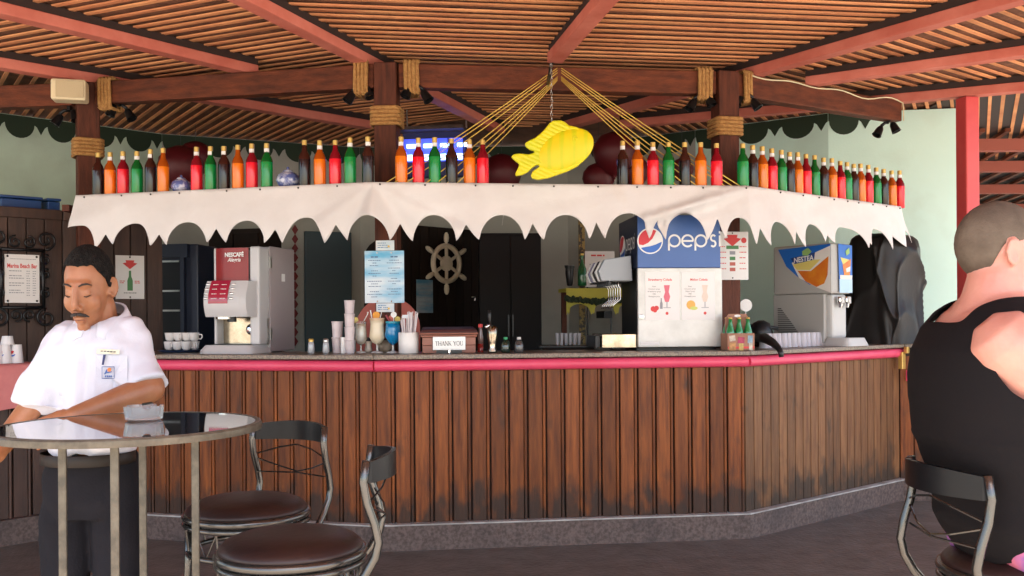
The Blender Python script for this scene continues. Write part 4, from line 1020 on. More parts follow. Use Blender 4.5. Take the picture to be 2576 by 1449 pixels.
MB().box((kx(475), 0.152, kz(1135)), (kx(700)-kx(255), 0.012, kz(985)-kz(1290))).build('splash_plate', M['warmsteel'], cm)
MB().lathe([(0.036, 0), (0.036, 0.03), (0.030, 0.036)], 20, c=(kx(665), 0.12, kz(1120)), ax=(0, -1, 0)).build('knob', M['chrome'], cm, smooth=True, angle=50)
mb = MB(); mb.rings([(kx(455), 0.11, 0.0, 0.205, 0.17), (kx(455), 0.11, 0.02, 0.20, 0.165), (kx(455), 0.11, 0.055, 0.175, 0.14)], 28, 5); mb.build('drip_tray', M['shell'], cm, smooth=True, angle=40)
MB().box((kx(455), 0.07, 0.058), (0.24, 0.12, 0.004)).build('drip_grid', M['blackmetal'], cm)

# --- soda fountain
sm = thing('soda_fountain', 'blue and white soda fountain with taps on the bar counter', 'soda fountain', W(1605, 875, 6.25), R(5.5))
sx_ = lambda px: (px-1605)/384.0
sz_ = lambda py: (875-py)/384.0
M['pblue'] = mat('soda_blue', (0.050, 0.125, 0.36), 0.4, col2=(0.045, 0.115, 0.34), scale=3); M['pnavy'] = mat('soda_side_navy', (0.012, 0.018, 0.05), 0.35)
M['doorwhite'] = mat('brushed_white_metal', (0.62, 0.61, 0.59), 0.35, 0.2, col2=(0.50, 0.49, 0.47), scale=7, stretch=(1, 1, 1))
MB().box((sx_(1821)/2, 0.30, sz_(607)), (sx_(1820), 0.57, sz_(540)-sz_(674))).build('head', M['pnavy'], sm, bevel=0.004)
MB().box((sx_(1821)/2, 0.008, sz_(607)), (sx_(1820)-0.004, 0.012, sz_(540)-sz_(673))).build('front_panel', M['pblue'], sm, bevel=0.003)
MB().box((sx_(1822)/2+0.01, 0.36, sz_(775)), (sx_(1815), 0.45, sz_(676)-sz_(873))).build('cabinet', M['black'], sm)
MB().box((sx_(1822)/2+0.002, 0.012, sz_(774)), (sx_(1822), 0.03, sz_(675)-sz_(874))).build('door', M['doorwhite'], sm, bevel=0.003)
MB().box((0.28, 0.33, -0.011), (0.54, 0.5, 0.020)).build('foot', M['black'], sm)
M['pw'] = mat('white_print', (0.80, 0.79, 0.78), 0.5); M['pred'] = mat('soda_red', (0.62, 0.025, 0.04), 0.45); M['pblu'] = mat('soda_bright_blue', (0.025, 0.13, 0.50), 0.45)
def globe(parent, x, z, r, y, squash=1.0, wrap=None):
    g = wrap or (lambda x_, y_, z_: (x_, y_, z_))
    def put(pts, m, dy, nm):
        mb = MB(); mb.add([g(x+px_*r*squash, y-dy, z+pz_*r) for px_, pz_ in pts], [tuple(range(len(pts)))]); mb.build(nm, m, parent)
    put([(math.cos(R(a)), math.sin(R(a))) for a in range(0, 360, 12)], M['pw'], 0.001, 'emblem')
    q = 0.90
    arc = lambda a0, a1, st: [(q*math.cos(R(a)), q*math.sin(R(a))) for a in range(a0, a1, st)]
    put(arc(58, 205, 7) + [(-0.55, -0.33), (-0.15, -0.14), (0.18, 0.18), (0.36, 0.52)], M['pred'], 0.002, 'emblem_red')
    put(arc(216, 362, 7) + [(0.72, -0.14), (0.42, -0.28), (0.0, -0.40), (-0.40, -0.47)], M['pblu'], 0.002, 'emblem_blue')
def pepsi_word(parent, x0, z0, xh, y, m, sxq=1.0, wd=None, wrap=None):
    """the lower case word drawn with round strokes; z0 = base line, xh = letter height"""
    w = wd or xh*0.17; r = xh/2; mb = MB(); X = x0
    def ring(cx, a0, a1, n=22): return [(cx + sxq*r*math.cos(R(a0+(a1-a0)*k/n)), z0+r + r*math.sin(R(a0+(a1-a0)*k/n))) for k in range(n+1)]
    def st(pts, closed=False): mb.strip(pts, w, y, 0.0, closed)
    def pl(cx): st(ring(cx, 0, 345), False); st(ring(cx, 340, 362, 4)); st([(cx-sxq*r, z0+r), (cx-sxq*r, z0-xh*0.36)])
    adv = sxq*xh*1.20
    c = X+sxq*r; pl(c); c += adv
    st(ring(c, -42, -360, 24)); st([(c-sxq*r*0.95, z0+r*0.98), (c+sxq*r*1.05, z0+r*0.98)]); c += adv
    pl(c); c += adv*0.94
    s = r*0.5; cx = c
    st([(cx+sxq*s*0.85*math.cos(R(a)), z0+1.5*r+s*math.sin(R(a))) for a in range(35, 275, 15)] + [(cx+sxq*s*0.85*math.cos(R(a)), z0+0.5*r+s*math.sin(R(a))) for a in range(80, -150, -15)]); c += sxq*xh*0.60
    st([(c, z0), (c, z0+xh*0.98)]); st([(c, z0+xh*1.16), (c, z0+xh*1.36)])
    if wrap:
        mb.v = [Vector(wrap(v.x, v.y, v.z)) for v in mb.v]
    mb.build('lettering', m, parent)
globe(sm, sx_(1638), sz_(606), 33/384, 0.0005)
pepsi_word(sm, sx_(1686), sz_(620), 28.5/384, -0.0012, M['pw'], 1.0, 0.0125)
wrapL = lambda x, y, z: (-0.003+y*0.4-0.001, 0.57-x, z)
globe(sm, 0.13, sz_(612), 0.088, 0.0, 1.05, wrap=wrapL)
pepsi_word(sm, 0.245, sz_(622), 0.072, -0.002, M['pw'], 0.80, 0.010, wrap=wrapL)
for k, (x0, x1, ttl) in enumerate(((1624, 1712, 'Strawberry Colada'), (1717, 1804, 'Melon Colada'))):
    xa, xb, za, zb = sx_(x0), sx_(x1), sz_(806), sz_(684); xm = (xa+xb)/2
    MB().box((xm, -0.0045, (za+zb)/2), (xb-xa, 0.002, zb-za)).build('recipe_sheet', M['paper'], sm)
    mb = MB(); put_text(mb, ttl, xm-0.015+0.02*k, sz_(704), 0.022, -0.006, sx=0.95, bold=0.0004); mb.build('lettering', M['redink'], sm)
    mb = MB()
    for j, l in enumerate(('Rum', 'Coconut syrup', 'Strawberry syrup' if k == 0 else 'Melon Syrup', 'Milk', 'Pineapple juice')): put_text(mb, l, xm-0.055, sz_(721+6.3*j), 0.0125, -0.006)
    mb.build('lettering', M['ink'], sm)
    gx = xm+(0.030 if k == 0 else 0.045); gz = sz_(760)
    mb = MB(); poly(mb, [(gx-0.012, gz), (gx+0.012, gz), (gx+0.022, gz+0.035), (gx+0.012, gz+0.065), (gx+0.02, gz+0.11), (gx-0.02, gz+0.11), (gx-0.012, gz+0.065), (gx-0.022, gz+0.035)], -0.006)
    mb.build('drink_picture', mat('pink_drink', (0.70, 0.16, 0.22), 0.6) if k == 0 else mat('pale_drink', (0.72, 0.60, 0.52), 0.6), sm)
    mb = MB(); poly(mb, [(gx-0.003, gz-0.035), (gx+0.003, gz-0.035), (gx+0.003, gz), (gx-0.003, gz)], -0.006); poly(mb, [(gx-0.025, gz-0.04), (gx+0.025, gz-0.04), (gx+0.025, gz-0.036), (gx-0.025, gz-0.036)], -0.0062); mb.build('drink_picture', M['greyink'], sm)
    mb = MB()
    if k == 0:
        for q in ((-0.062, -0.045, 0.018), (-0.04, -0.04, 0.016), (-0.05, -0.055, 0.014)): disc(mb, xm+q[0], gz+q[1], q[2], -0.006-abs(q[0])*0.001, 14)
        mb.build('fruit_picture', M['redink'], sm); bottle_print(sm, xm-0.008, gz-0.045, 0.07, M['greyink'], -0.0064)
    else:
        disc(mb, xm-0.05, gz-0.02, 0.03, -0.006, 18); mb.build('fruit_picture', mat('melon_print', (0.74, 0.42, 0.10), 0.6), sm)
        mb = MB(); disc(mb, xm-0.03, gz-0.042, 0.012, -0.0066, 16, 0.026); mb.build('fruit_picture', mat('lime_print', (0.58, 0.62, 0.16), 0.6), sm)
    mb = MB(); disc(mb, gx, gz-0.075, 0.010, -0.006, 12); mb.build('badge', M['redink'], sm)
MB().lathe([(0.018, 0), (0.018, 0.006), (0.010, 0.008)], 16, c=(sx_(1614), -0.004, sz_(797)), ax=(0, -1, 0)).build('lock', M['steel'], sm, smooth=True, angle=50)
mb = MB(); poly(mb, [(sx_(1612), sz_(868)), (sx_(1660), sz_(868)), (sx_(1658), sz_(859)), (sx_(1612), sz_(860))], -0.0045); mb.build('sticker', M['paper'], sm)
# tap block on the dark side: five valves one behind the other
MB().prism([(-0.01, sz_(705)), (-0.22, sz_(705)), (-0.24, sz_(680)), (-0.20, sz_(650)), (-0.02, sz_(640))], 0.10, 0.16).build('tap_block', mat('grey_valve', (0.32, 0.34, 0.37), 0.4), sm, bevel=0.006)
for k in range(5):
    y0 = 0.17+0.085*k; mm = [M['white'], M['black'], M['white'], mat('violet_grey', (0.25, 0.24, 0.34), 0.4), M['white']][k]
    MB().prism([(-0.01, sz_(705)), (-0.225, sz_(705)), (-0.25, sz_(682)), (-0.21, sz_(652)), (-0.02, sz_(642))], y0, y0+0.035).build('valve_plate', mm, sm, bevel=0.004)
    MB().prism([(-0.01, sz_(708)), (-0.21, sz_(708)), (-0.22, sz_(684)), (-0.19, sz_(658)), (-0.02, sz_(648))], y0+0.037, y0+0.083).build('valve', M['black'], sm, bevel=0.004)
for k in range(6):
    y0 = 0.13+0.078*k; x = -0.10 - 0.0*k
    MB().tube([(x, y0, sz_(705)), (x, y0, sz_(718)), (x+0.012, y0, sz_(722)), (x+0.012, y0, sz_(752)), (x-0.035, y0, sz_(766)), (x-0.04, y0, sz_(774))], 0.0035, 6).build('lever', M['chrome'], sm, smooth=True)
    MB().lathe([(0.016, 0), (0.014, 0.03)], 10, c=(x-0.06, y0, sz_(716))).build('nozzle', M['black'], sm)
MB().box((-0.115, 0.22, 0.045), (0.23, 0.36, 0.09)).build('drip_tray', M['warmsteel'], sm, bevel=0.003)
MB().box((-0.25, 0.26, 0.04), (0.03, 0.34, 0.075)).build('drip_tray', M['black'], sm)

# --- iced tea dispenser
td = thing('tea_dispenser', 'grey iced tea dispenser with blue tea glass picture beside the black cover', 'dispenser', (2.425, 6.935, ZC), R(38)); td.scale = (1.05, 1.05, 1.05)
tw, tdp = 0.245, 0.46
hz = lambda c: (1260-c)*0.000645
ud = lambda c: (1190-c)/520*tdp       # along the side, back from the front face
M['dgrey'] = mat('dispenser_grey', (0.40, 0.39, 0.37), 0.45); M['dgrey2'] = mat('dispenser_light_grey', (0.52, 0.52, 0.51), 0.4)
MB().box((0, tdp/2+0.04, hz(430)), (tw, tdp+0.02, hz(160)-hz(700))).build('upper_case', M['dgrey'], td, bevel=0.015)
MB().box((0, tdp/2+0.07, (hz(702)+0.02)/2), (tw-0.002, tdp-0.04, hz(702)-0.02)).build('lower_case', M['dgrey'], td, bevel=0.004)
MB().box((0, 0.075, (hz(705)+0.05)/2), (tw*0.72, 0.06, hz(705)-0.05)).build('splash_front', M['dgrey2'], td, bevel=0.02)
mb = MB(); mb.rings([(0, 0.0, 0.0, tw*0.58, 0.11), (0, 0.0, 0.055, tw*0.46, 0.09)], 24, 6); mb.build('drip_tray', M['dgrey2'], td, smooth=True, angle=40)
for x in (-0.04, 0.04):
    MB().lathe([(0.012, 0), (0.02, 0.03), (0.026, 0.05), (0.02, 0.075)], 14, c=(x, 0.015, hz(850))).build('nozzle', M['chrome'], td, smooth=True, angle=50)
    MB().box((x, 0.0, hz(770)), (0.035, 0.02, 0.05)).build('push_pad', M['dgrey2'], td, bevel=0.006)
xs = -tw/2 - 0.002
def side(pts, m, k, nm='side_picture'):
    mb = MB(); mb.add([(xs-0.0006*k, ud(x)+0.03, hz(y)) for x, y in pts], [tuple(range(len(pts)))]); mb.build(nm, m, td)
M['tblue'] = mat('tea_blue', (0.012, 0.13, 0.52), 0.4); M['tea'] = mat('tea_orange', (0.62, 0.13, 0.012), 0.4, col2=(0.70, 0.24, 0.02), scale=9); M['lemon'] = mat('lemon_print', (0.72, 0.58, 0.16), 0.5)
M['leafp'] = mat('leaf_print', (0.28, 0.46, 0.14), 0.5); M['icep'] = mat('ice_print', (0.74, 0.70, 0.66), 0.5)
side([(700, 195), (1185, 170), (1185, 500), (1000, 600), (880, 500), (780, 390)], M['tblue'], 0)
side([(830, 350), (1185, 190), (1185, 690), (1060, 630), (900, 520)], M['icep'], 1)
side([(840, 370), (1010, 330), (1100, 330), (1000, 440), (880, 430)], M['lemon'], 2)
side([(885, 440), (1010, 450), (1170, 300), (1160, 500), (1130, 590), (1060, 625), (960, 560)], M['tea'], 3)
side([(820, 300), (1050, 250), (1040, 330), (860, 365)], mat('tea_navy', (0.02, 0.05, 0.22), 0.4), 4)
side([(930, 230), (985, 195), (1020, 240), (980, 280), (935, 275)], M['leafp'], 5)
mb = MB(); vs, fs = text_verts('NESTEA', 0.05, 'CENTER', 0.0012)
mb.add([(xs-0.0048, ud(945)+0.03 - v.x*0.92, hz(318)+v.y+v.x*0.08) for v in vs], fs); mb.build('lettering', M['pw'], td)
mb = MB()
for k in range(16):
    z = 0.06+0.0135*k; l = 0.20*(1-k/17.5); mb.box((xs-0.001, ud(690)+0.03-0.004-l/2, z), (0.004, l, 0.006))
mb.build('vent_grille', mat('vent_dark', (0.07, 0.065, 0.065), 0.6), td)
def front(pts, m, k, nm='front_picture'):
    mb = MB(); mb.add([(-tw/2+tw*(x-1200)/300, 0.0195-0.0006*k, hz(y)) for x, y in pts], [tuple(range(len(pts)))]); mb.build(nm, m, td)
front([(1285, 165), (1490, 175), (1490, 690), (1300, 690)], M['tblue'], 0); front([(1300, 545), (1490, 545), (1490, 690), (1302, 690)], mat('tea_pale_blue', (0.42, 0.62, 0.78), 0.4), 1)
front([(1315, 310), (1440, 330), (1410, 400), (1350, 385)], M['lemon'], 2); front([(1345, 390), (1470, 320), (1450, 520), (1370, 520)], M['tea'], 3); front([(1305, 500), (1490, 500), (1480, 545), (1310, 545)], M['icep'], 4); front([(1390, 430), (1460, 400), (1455, 460), (1400, 470)], M['icep'], 5); front([(1385, 240), (1440, 200), (1450, 260), (1400, 290)], M['leafp'], 6)

# --- black plastic cover over something big at the end of the counter
cv = MB(); prof = [(0.0, 0.315, 0.29), (0.06, 0.305, 0.28), (0.30, 0.295, 0.265), (0.52, 0.305, 0.265), (0.66, 0.30, 0.255), (0.715, 0.285, 0.24), (0.742, 0.24, 0.20), (0.75, 0.12, 0.10)]
NR, NA = 70, 180; vs = []
def lerp_prof(u):
    z = u*0.75
    for a, b in zip(prof, prof[1:]):
        if a[0] <= z <= b[0]: f = (z-a[0])/(b[0]-a[0]); return z, a[1]+(b[1]-a[1])*f, a[2]+(b[2]-a[2])*f
    return z, prof[-1][1], prof[-1][2]
rdg = lambda x, p: (1-abs(math.sin(x)))**p
for i in range(NR+1):
    u = i/NR; z, rx, ry = lerp_prof(u)
    for j in range(NA):
        a = 2*math.pi*j/NA; ca, sa = math.cos(a), math.sin(a); q = Vector((ca*0.9, sa*0.9, z*1.6)); n1 = noise.noise(q*1.3); n2 = noise.noise(q*1.7+Vector((7, 3, 1)))
        top = min(1, (0.75-z)/0.10)
        fold = (0.042*rdg(a*2.0+4.6*z+1.2*n1, 3.2) + 0.028*rdg(a*3.0-4.0*z+1.0+1.4*n2, 3.2) + 0.018*n1 + 0.016*math.sin(9*a+2*n1)*(1-u)**2)*top
        k = 1 + fold/max(rx, 0.08)
        vs.append((rx*k*math.copysign(abs(ca)**0.5, ca), ry*k*math.copysign(abs(sa)**0.5, sa), z + 0.012*n2*(u > 0.8)))
cv.add(vs, [(i*NA+j, i*NA+(j+1) % NA, (i+1)*NA+(j+1) % NA, (i+1)*NA+j) for i in range(NR) for j in range(NA)] + [tuple(NR*NA+j for j in range(NA))])
p = W(2226, 870, 7.52)
o = cv.build('plastic_cover', mat('black_plastic_sheet', (0.016, 0.013, 0.012), 0.45, spec=0.3, bump=0.10, bscale=20), smooth=True, loc=(p.x, p.y, ZC), rz=R(39)); o.scale = (0.88, 0.80, 1.14); tag(o, 'black plastic sheet draped over equipment at the end of the bar', 'cover')

# --- THANK YOU tip box
tb = thing('tip_box', 'wooden box with a THANK YOU plate on the bar', 'box', WZ(1130, 888.5, ZC), R(6))
bw = 0.365; M['boxwood'] = mat('reddish_box_wood', (0.30, 0.115, 0.075), 0.45, col2=(0.24, 0.085, 0.055), scale=5, stretch=(1, 4, 5))
M['boxlid'] = mat('dark_box_lid', (0.06, 0.02, 0.02), 0.35)
for z in (0.025, 0.075): MB().box((0, 0.09, z), (bw-0.03, 0.16, 0.048)).build('side_board', M['boxwood'], tb, bevel=0.002)
MB().box((0, 0.09, 0.108), (bw-0.01, 0.18, 0.014)).build('moulding', M['boxwood'], tb, bevel=0.005); MB().box((0, 0.09, 0.123), (bw+0.005, 0.195, 0.012)).build('moulding', M['boxwood'], tb, bevel=0.005)
mb = MB(); mb.add([(-bw/2, 0.0, 0.130), (bw/2, 0.0, 0.130), (bw/2-0.01, 0.18, 0.130), (-bw/2+0.01, 0.18, 0.130), (-bw/2+0.012, 0.01, 0.150), (bw/2-0.012, 0.01, 0.150), (bw/2-0.02, 0.17, 0.165), (-bw/2+0.02, 0.17, 0.165)], [(3,2,1,0), (4,5,6,7), (0,1,5,4), (1,2,6,5), (2,3,7,6), (3,0,4,7)]); mb.build('lid', M['boxlid'], tb, bevel=0.003)
MB().box((0, 0.0, 0.062), (0.205, 0.012, 0.085)).build('plate', mat('silver_plate', (0.62, 0.62, 0.62), 0.35, 0.3), tb, bevel=0.002)
def serif_word(mb, word, x0, z0, h, y, sp=1.0):
    T, t = h*0.13, h*0.055; X = x0
    def v(x, w_, a=0, b=1): mb.strip([(x, z0+h*a), (x, z0+h*b)], w_, y)
    def hh(x0_, x1_, z, w_): mb.strip([(x0_, z0+h*z), (x1_, z0+h*z)], w_, y)
    def ln(p, q, w_): mb.strip([(p[0], z0+h*p[1]), (q[0], z0+h*q[1])], w_, y)
    def sf(x, z): hh(x-h*0.11, x+h*0.11, z, t)
    for ch_ in word:
        w_ = {'T': 0.66, 'H': 0.78, 'A': 0.76, 'N': 0.78, 'K': 0.76, 'Y': 0.74, 'O': 0.76, 'U': 0.76, ' ': 0.36}[ch_]*h
        if ch_ == 'T': v(X+w_/2, T); hh(X, X+w_, 0.97, t); sf(X+w_/2, 0.03); v(X+t/2, t, 0.78, 1); v(X+w_-t/2, t, 0.78, 1)
        if ch_ == 'H':
            for x in (X+w_*0.16, X+w_*0.84): v(x, T); sf(x, 0.03); sf(x, 0.97)
            hh(X+w_*0.16, X+w_*0.84, 0.52, t)
        if ch_ == 'A': ln((X+w_*0.10, 0), (X+w_*0.5, 1), t); ln((X+w_*0.5, 1), (X+w_*0.88, 0), T); hh(X+w_*0.24, X+w_*0.76, 0.34, t); sf(X+w_*0.11, 0.03); sf(X+w_*0.87, 0.03)
        if ch_ == 'N': v(X+w_*0.16, t); v(X+w_*0.84, t); ln((X+w_*0.16, 1), (X+w_*0.84, 0), T); sf(X+w_*0.16, 0.03); sf(X+w_*0.14, 0.97); sf(X+w_*0.84, 0.97)
        if ch_ == 'K': v(X+w_*0.18, T); sf(X+w_*0.18, 0.03); sf(X+w_*0.18, 0.97); ln((X+w_*0.22, 0.42), (X+w_*0.82, 0.97), t); ln((X+w_*0.42, 0.58), (X+w_*0.86, 0), T); sf(X+w_*0.84, 0.03); sf(X+w_*0.80, 0.97)
        if ch_ == 'Y': ln((X+w_*0.10, 0.97), (X+w_*0.5, 0.45), T); ln((X+w_*0.5, 0.45), (X+w_*0.88, 0.97), t); v(X+w_*0.5, T, 0, 0.47); sf(X+w_*0.5, 0.03); sf(X+w_*0.13, 0.97); sf(X+w_*0.87, 0.97)
        if ch_ == 'O': mb.strip([(X+w_*0.5+w_*0.42*math.cos(R(a)), z0+h*0.5+h*0.49*math.sin(R(a))) for a in range(0, 360, 15)], h*0.095, y, closed=True)
        if ch_ == 'U': v(X+w_*0.18, T, 0.28, 1); v(X+w_*0.84, t, 0.28, 1); mb.strip([(X+w_*0.51-w_*0.33*math.cos(R(a)), z0+h*0.30-h*0.29*math.sin(R(a))) for a in range(0, 181, 15)], h*0.085, y); sf(X+w_*0.18, 0.97); sf(X+w_*0.84, 0.97)
        X += w_*sp
    return X-x0
wtot = serif_word(MB(), 'THANK YOU', 0, 0, 0.0275, 0)
mb = MB(); serif_word(mb, 'THANK YOU', -wtot/2, 0.048, 0.0275, -0.0065); mb.build('lettering', M['ink'], tb)
MB().box((0, -0.002, 0.010), (0.16, 0.02, 0.02)).build('latch_rail', M['black'], tb); MB().box((0, -0.014, 0.012), (0.012, 0.008, 0.022)).build('lock', M['chrome'], tb, bevel=0.002)

# --- glasses, cups and small goods
M['plasticup'] = mat('translucent_cup', (0.70, 0.62, 0.64), 0.3, alpha=0.92, col2=(0.56, 0.48, 0.50), scale=9)
def cup_stack(px, pyb, pyt, wpx, lab, m=None):
    p = WZ(px, pyb, ZC); k = p.y/FPX; h = (pyb-pyt)*k; r = wpx*k/2
    t = thing('cup_stack', lab, 'cups', p, 0, 'stacks of plastic cups on the bar')
    n = max(2, int(h/0.075)); c = h/n
    for q in range(n): MB().lathe([(r*0.80, q*c), (r*0.93, (q+0.90)*c), (r*1.0, (q+0.92)*c), (r*1.0, (q+0.985)*c)], 16).build('cup', m or M['plasticup'], t, smooth=True, angle=40)
cup_stack(849, 888, 808, 30, 'shorter stack of plastic cups in front of the teal door')
cup_stack(880, 889, 755, 28, 'tallest stack of plastic cups beside the cocktails')
cup_stack(864, 889, 848, 15, 'narrow low stack of white cups between the two tall stacks', M['white'])
for px, lab in ((783, 'glass salt shaker nearer the coffee machine'), (820, 'glass pepper shaker nearer the cup stacks')):
    t = thing('shaker', lab, 'shaker', WZ(px, 889, ZC), 0, 'glass shakers on the bar')
    MB().lathe([(0.020, 0), (0.023, 0.01), (0.020, 0.055), (0.016, 0.075)], 12).build('glass_body', mat('shaker_glass', (0.45, 0.46, 0.48), 0.1, coat=0.6), t, smooth=True)
    MB().lathe([(0.0175, 0.0755), (0.018, 0.09), (0.012, 0.096)], 12).build('cap', M['gold'] if px < 800 else M['steel'], t, smooth=True, angle=50)
def cocktail(px, pyb, pyt, wpx, lab, liq, foam=None, style=0):
    p = WZ(px, 887.5, ZC); k = p.y/FPX; h = (887.5-pyt)*k; r = wpx*k/2
    t = thing('cocktail', lab, 'drink', p, 0, 'show cocktails on the bar')
    MB().lathe([(r*0.85, 0), (r*0.8, 0.006), (r*0.15, 0.014), (r*0.13, h*0.24)], 16).build('stem', mat('cocktail_glass', (0.55, 0.55, 0.55), 0.08, coat=0.6), t, smooth=True, angle=60)
    pr = [(r*0.14, h*0.242), (r*0.62, h*0.30), (r*0.98, h*0.44), (r*0.92, h*0.60), (r*0.84, h*0.82), (r*0.90, h*0.93)] if style == 0 else [(r*0.12, h*0.242), (r*0.5, h*0.32), (r*1.0, h*0.52), (r*0.90, h*0.78), (r*0.86, h*0.93)]
    MB().lathe(pr, 18).build('drink_body', liq, t, smooth=True)
    MB().lathe([(pr[-1][0]*1.02, h*0.931), (pr[-1][0]*1.05, h)], 18).build('rim', foam or M['glass'], t, smooth=True, angle=40)
    return t, h, r
t, h, r = cocktail(949, 880, 800, 40, 'creamy white cocktail with orange slice on the bar', mat('creamy_drink', (0.74, 0.64, 0.46), 0.3, coat=0.4), mat('foam', (0.62, 0.45, 0.30), 0.5))
MB().lathe([(0.024, -0.004), (0.024, 0.004)], 16, c=(-0.005, 0, h+0.018), ax=(0.3, -1, 0)).build('orange_slice', mat('orange_fruit', (0.72, 0.30, 0.02), 0.5), t)
MB().tube([(0.02, 0, h), (0.034, 0, h+0.055), (0.037, 0, h+0.075)], [0.003, 0.003, 0.006], 6).build('stirrer', M['white'], t)
MB().tube([(-0.03, 0, h-0.02), (-0.042, 0, h+0.05)], 0.004, 6).build('straw', M['white'], t)
t, h, r = cocktail(989, 880, 808, 42, 'bright blue cocktail with round white stirrer on the bar', mat('blue_drink', (0.005, 0.20, 0.46), 0.15, coat=0.6), mat('blue_rim', (0.01, 0.26, 0.36), 0.2), 1)
MB().tube([(0.006, -0.01, h*0.5), (0.007, -0.012, h+0.03)], 0.0035, 6).build('stirrer', M['white'], t)
MB().lathe([(0.019, -0.002), (0.019, 0.002)], 18, c=(0.007, -0.014, h+0.042), ax=(0, -1, 0)).build('stirrer_disc', M['white'], t)
MB().tube([(-0.02, 0.0, h), (-0.045, 0.0, h+0.04)], 0.006, 6).build('straw', mat('maroon_straw', (0.30, 0.03, 0.05), 0.4), t)
MB().lathe([(0.018, -0.004), (0.018, 0.004)], 14, c=(0.03, 0, h+0.012), ax=(0.4, -1, 0)).build('lemon_slice', M['lemon'], t)
MB().lathe([(0.02, -0.004), (0.02, 0.004)], 14, c=(-0.012, 0.01, h+0.018), ax=(-0.3, -1, 0)).build('melon_slice', M['salmon'], t)
t, h, r = cocktail(908, 880, 808, 32, 'clear layered cocktail with lemon beside the cup stacks', mat('clear_drink', (0.34, 0.27, 0.20), 0.1, coat=0.6, col2=(0.5, 0.5, 0.46), scale=16))
MB().lathe([(0.019, -0.005), (0.019, 0.005)], 14, c=(-0.034, 0, h+0.008), ax=(0.2, -1, 0)).build('lemon_slice', M['lemon'], t)
MB().tube([(0.02, 0, h), (0.045, 0, h+0.045), (0.047, 0, h+0.06)], [0.003, 0.003, 0.007], 6).build('stirrer', M['white'], t)
t = thing('tumbler', 'small clear liqueur glass between the layered and creamy cocktails', 'glass', WZ(927, 887, ZC))
MB().lathe([(0.022, 0), (0.026, 0.02), (0.02, 0.05), (0.028, 0.075)], 14).build('bowl', mat('small_glass', (0.42, 0.36, 0.30), 0.1, coat=0.6), t, smooth=True)
MB().lathe([(0.016, 0.0755), (0.010, 0.10)], 10).build('stopper', M['black'], t)
t = thing('stone', 'round beige stone ornament behind the cocktails', 'stone', WZ(966, 887, ZC)+Vector((0, 0.05, 0)))
MB().ellipsoid((0, 0, 0.040), (0.048, 0.03, 0.040), 18, 12).build('pebble', mat('beige_stone', (0.34, 0.27, 0.20), 0.8, col2=(0.26, 0.2, 0.15), scale=30), t, smooth=True)
t = thing('straw_tub', 'white plastic tub full of drinking straws', 'tub', WZ(1028, 888.5, ZC))
MB().lathe([(0.060, 0), (0.063, 0.004), (0.064, 0.128), (0.061, 0.132)], 28).build('tub', M['white'], t, smooth=True, angle=40)
rg = random.Random(4); M['straw'] = mat('clear_straw', (0.66, 0.60, 0.62), 0.35)
for k in range(46):
    a = rg.uniform(0, 6.28); q = 0.05*math.sqrt(rg.random()); x, y = q*math.cos(a), q*math.sin(a); le = rg.uniform(0.20, 0.235)
    MB().tube([(x, y, 0.10), (x*1.35 + rg.uniform(-0.006, 0.012), y*1.3, le+0.03*(x > 0))], 0.0032, 6).build('straw', M['straw'], t)
MB().box((-0.005, -0.03, 0.232), (0.06, 0.004, 0.022)).build('card', M['pricecard'], t)
t = thing('ketchup_bottle', 'glass ketchup bottle with red cap beside the tip box', 'bottle', WZ(1209, 886, ZC))
MB().lathe([(0.017, 0), (0.019, 0.006), (0.019, 0.055)], 14).build('sauce', mat('ketchup', (0.30, 0.022, 0.018), 0.25, coat=0.5), t, smooth=True)
MB().lathe([(0.019, 0.0552), (0.019, 0.095), (0.011, 0.145), (0.011, 0.16)], 14).build('glass_body', mat('red_tint_glass', (0.24, 0.15, 0.14), 0.1, coat=0.6), t, smooth=True)
MB().lathe([(0.0145, 0.1602), (0.015, 0.178), (0.011, 0.182)], 14).build('cap', M['redink'], t, smooth=True, angle=50)
t = thing('beer_tap', 'black handled chrome beer tap on the bar beside the ketchup', 'beer tap', WZ(1239, 887, ZC))
MB().lathe([(0.030, 0), (0.030, 0.012), (0.022, 0.03), (0.026, 0.06), (0.034, 0.10), (0.033, 0.15), (0.022, 0.17)], 18).build('column', M['warmsteel'], t, smooth=True)
MB().tube([(0, 0, 0.165), (-0.025, -0.03, 0.175), (-0.04, -0.05, 0.16)], 0.010, 8).build('spout', M['chrome'], t, smooth=True)
MB().tube([(-0.014, 0, 0.17), (-0.016, -0.005, 0.20), (-0.018, -0.01, 0.235), (-0.018, -0.01, 0.27)], [0.007, 0.009, 0.013, 0.010], 8).build('handle', M['black'], t, smooth=True)
for px, col, cc, lab in ((1272, (0.016, 0.03, 0.02), (0.01, 0.25, 0.10), 'dark plastic bottle with green cap on the bar'), (1306, (0.06, 0.055, 0.055), (0.5, 0.5, 0.5), 'empty dark plastic bottle with white cap on the bar')):
    t = thing('plastic_bottle', lab, 'bottle', WZ(px, 888, ZC)+Vector((0, 0.08, 0)))
    MB().lathe([(0.026, 0), (0.030, 0.01), (0.030, 0.045), (0.024, 0.065), (0.012, 0.082)], 16).build('bottle_body', mat('dark_bottle', col, 0.1, coat=0.6), t, smooth=True)
    MB().lathe([(0.0135, 0.0825), (0.0135, 0.098)], 12).build('cap', mat('bottle_cap_paint', cc, 0.4), t)
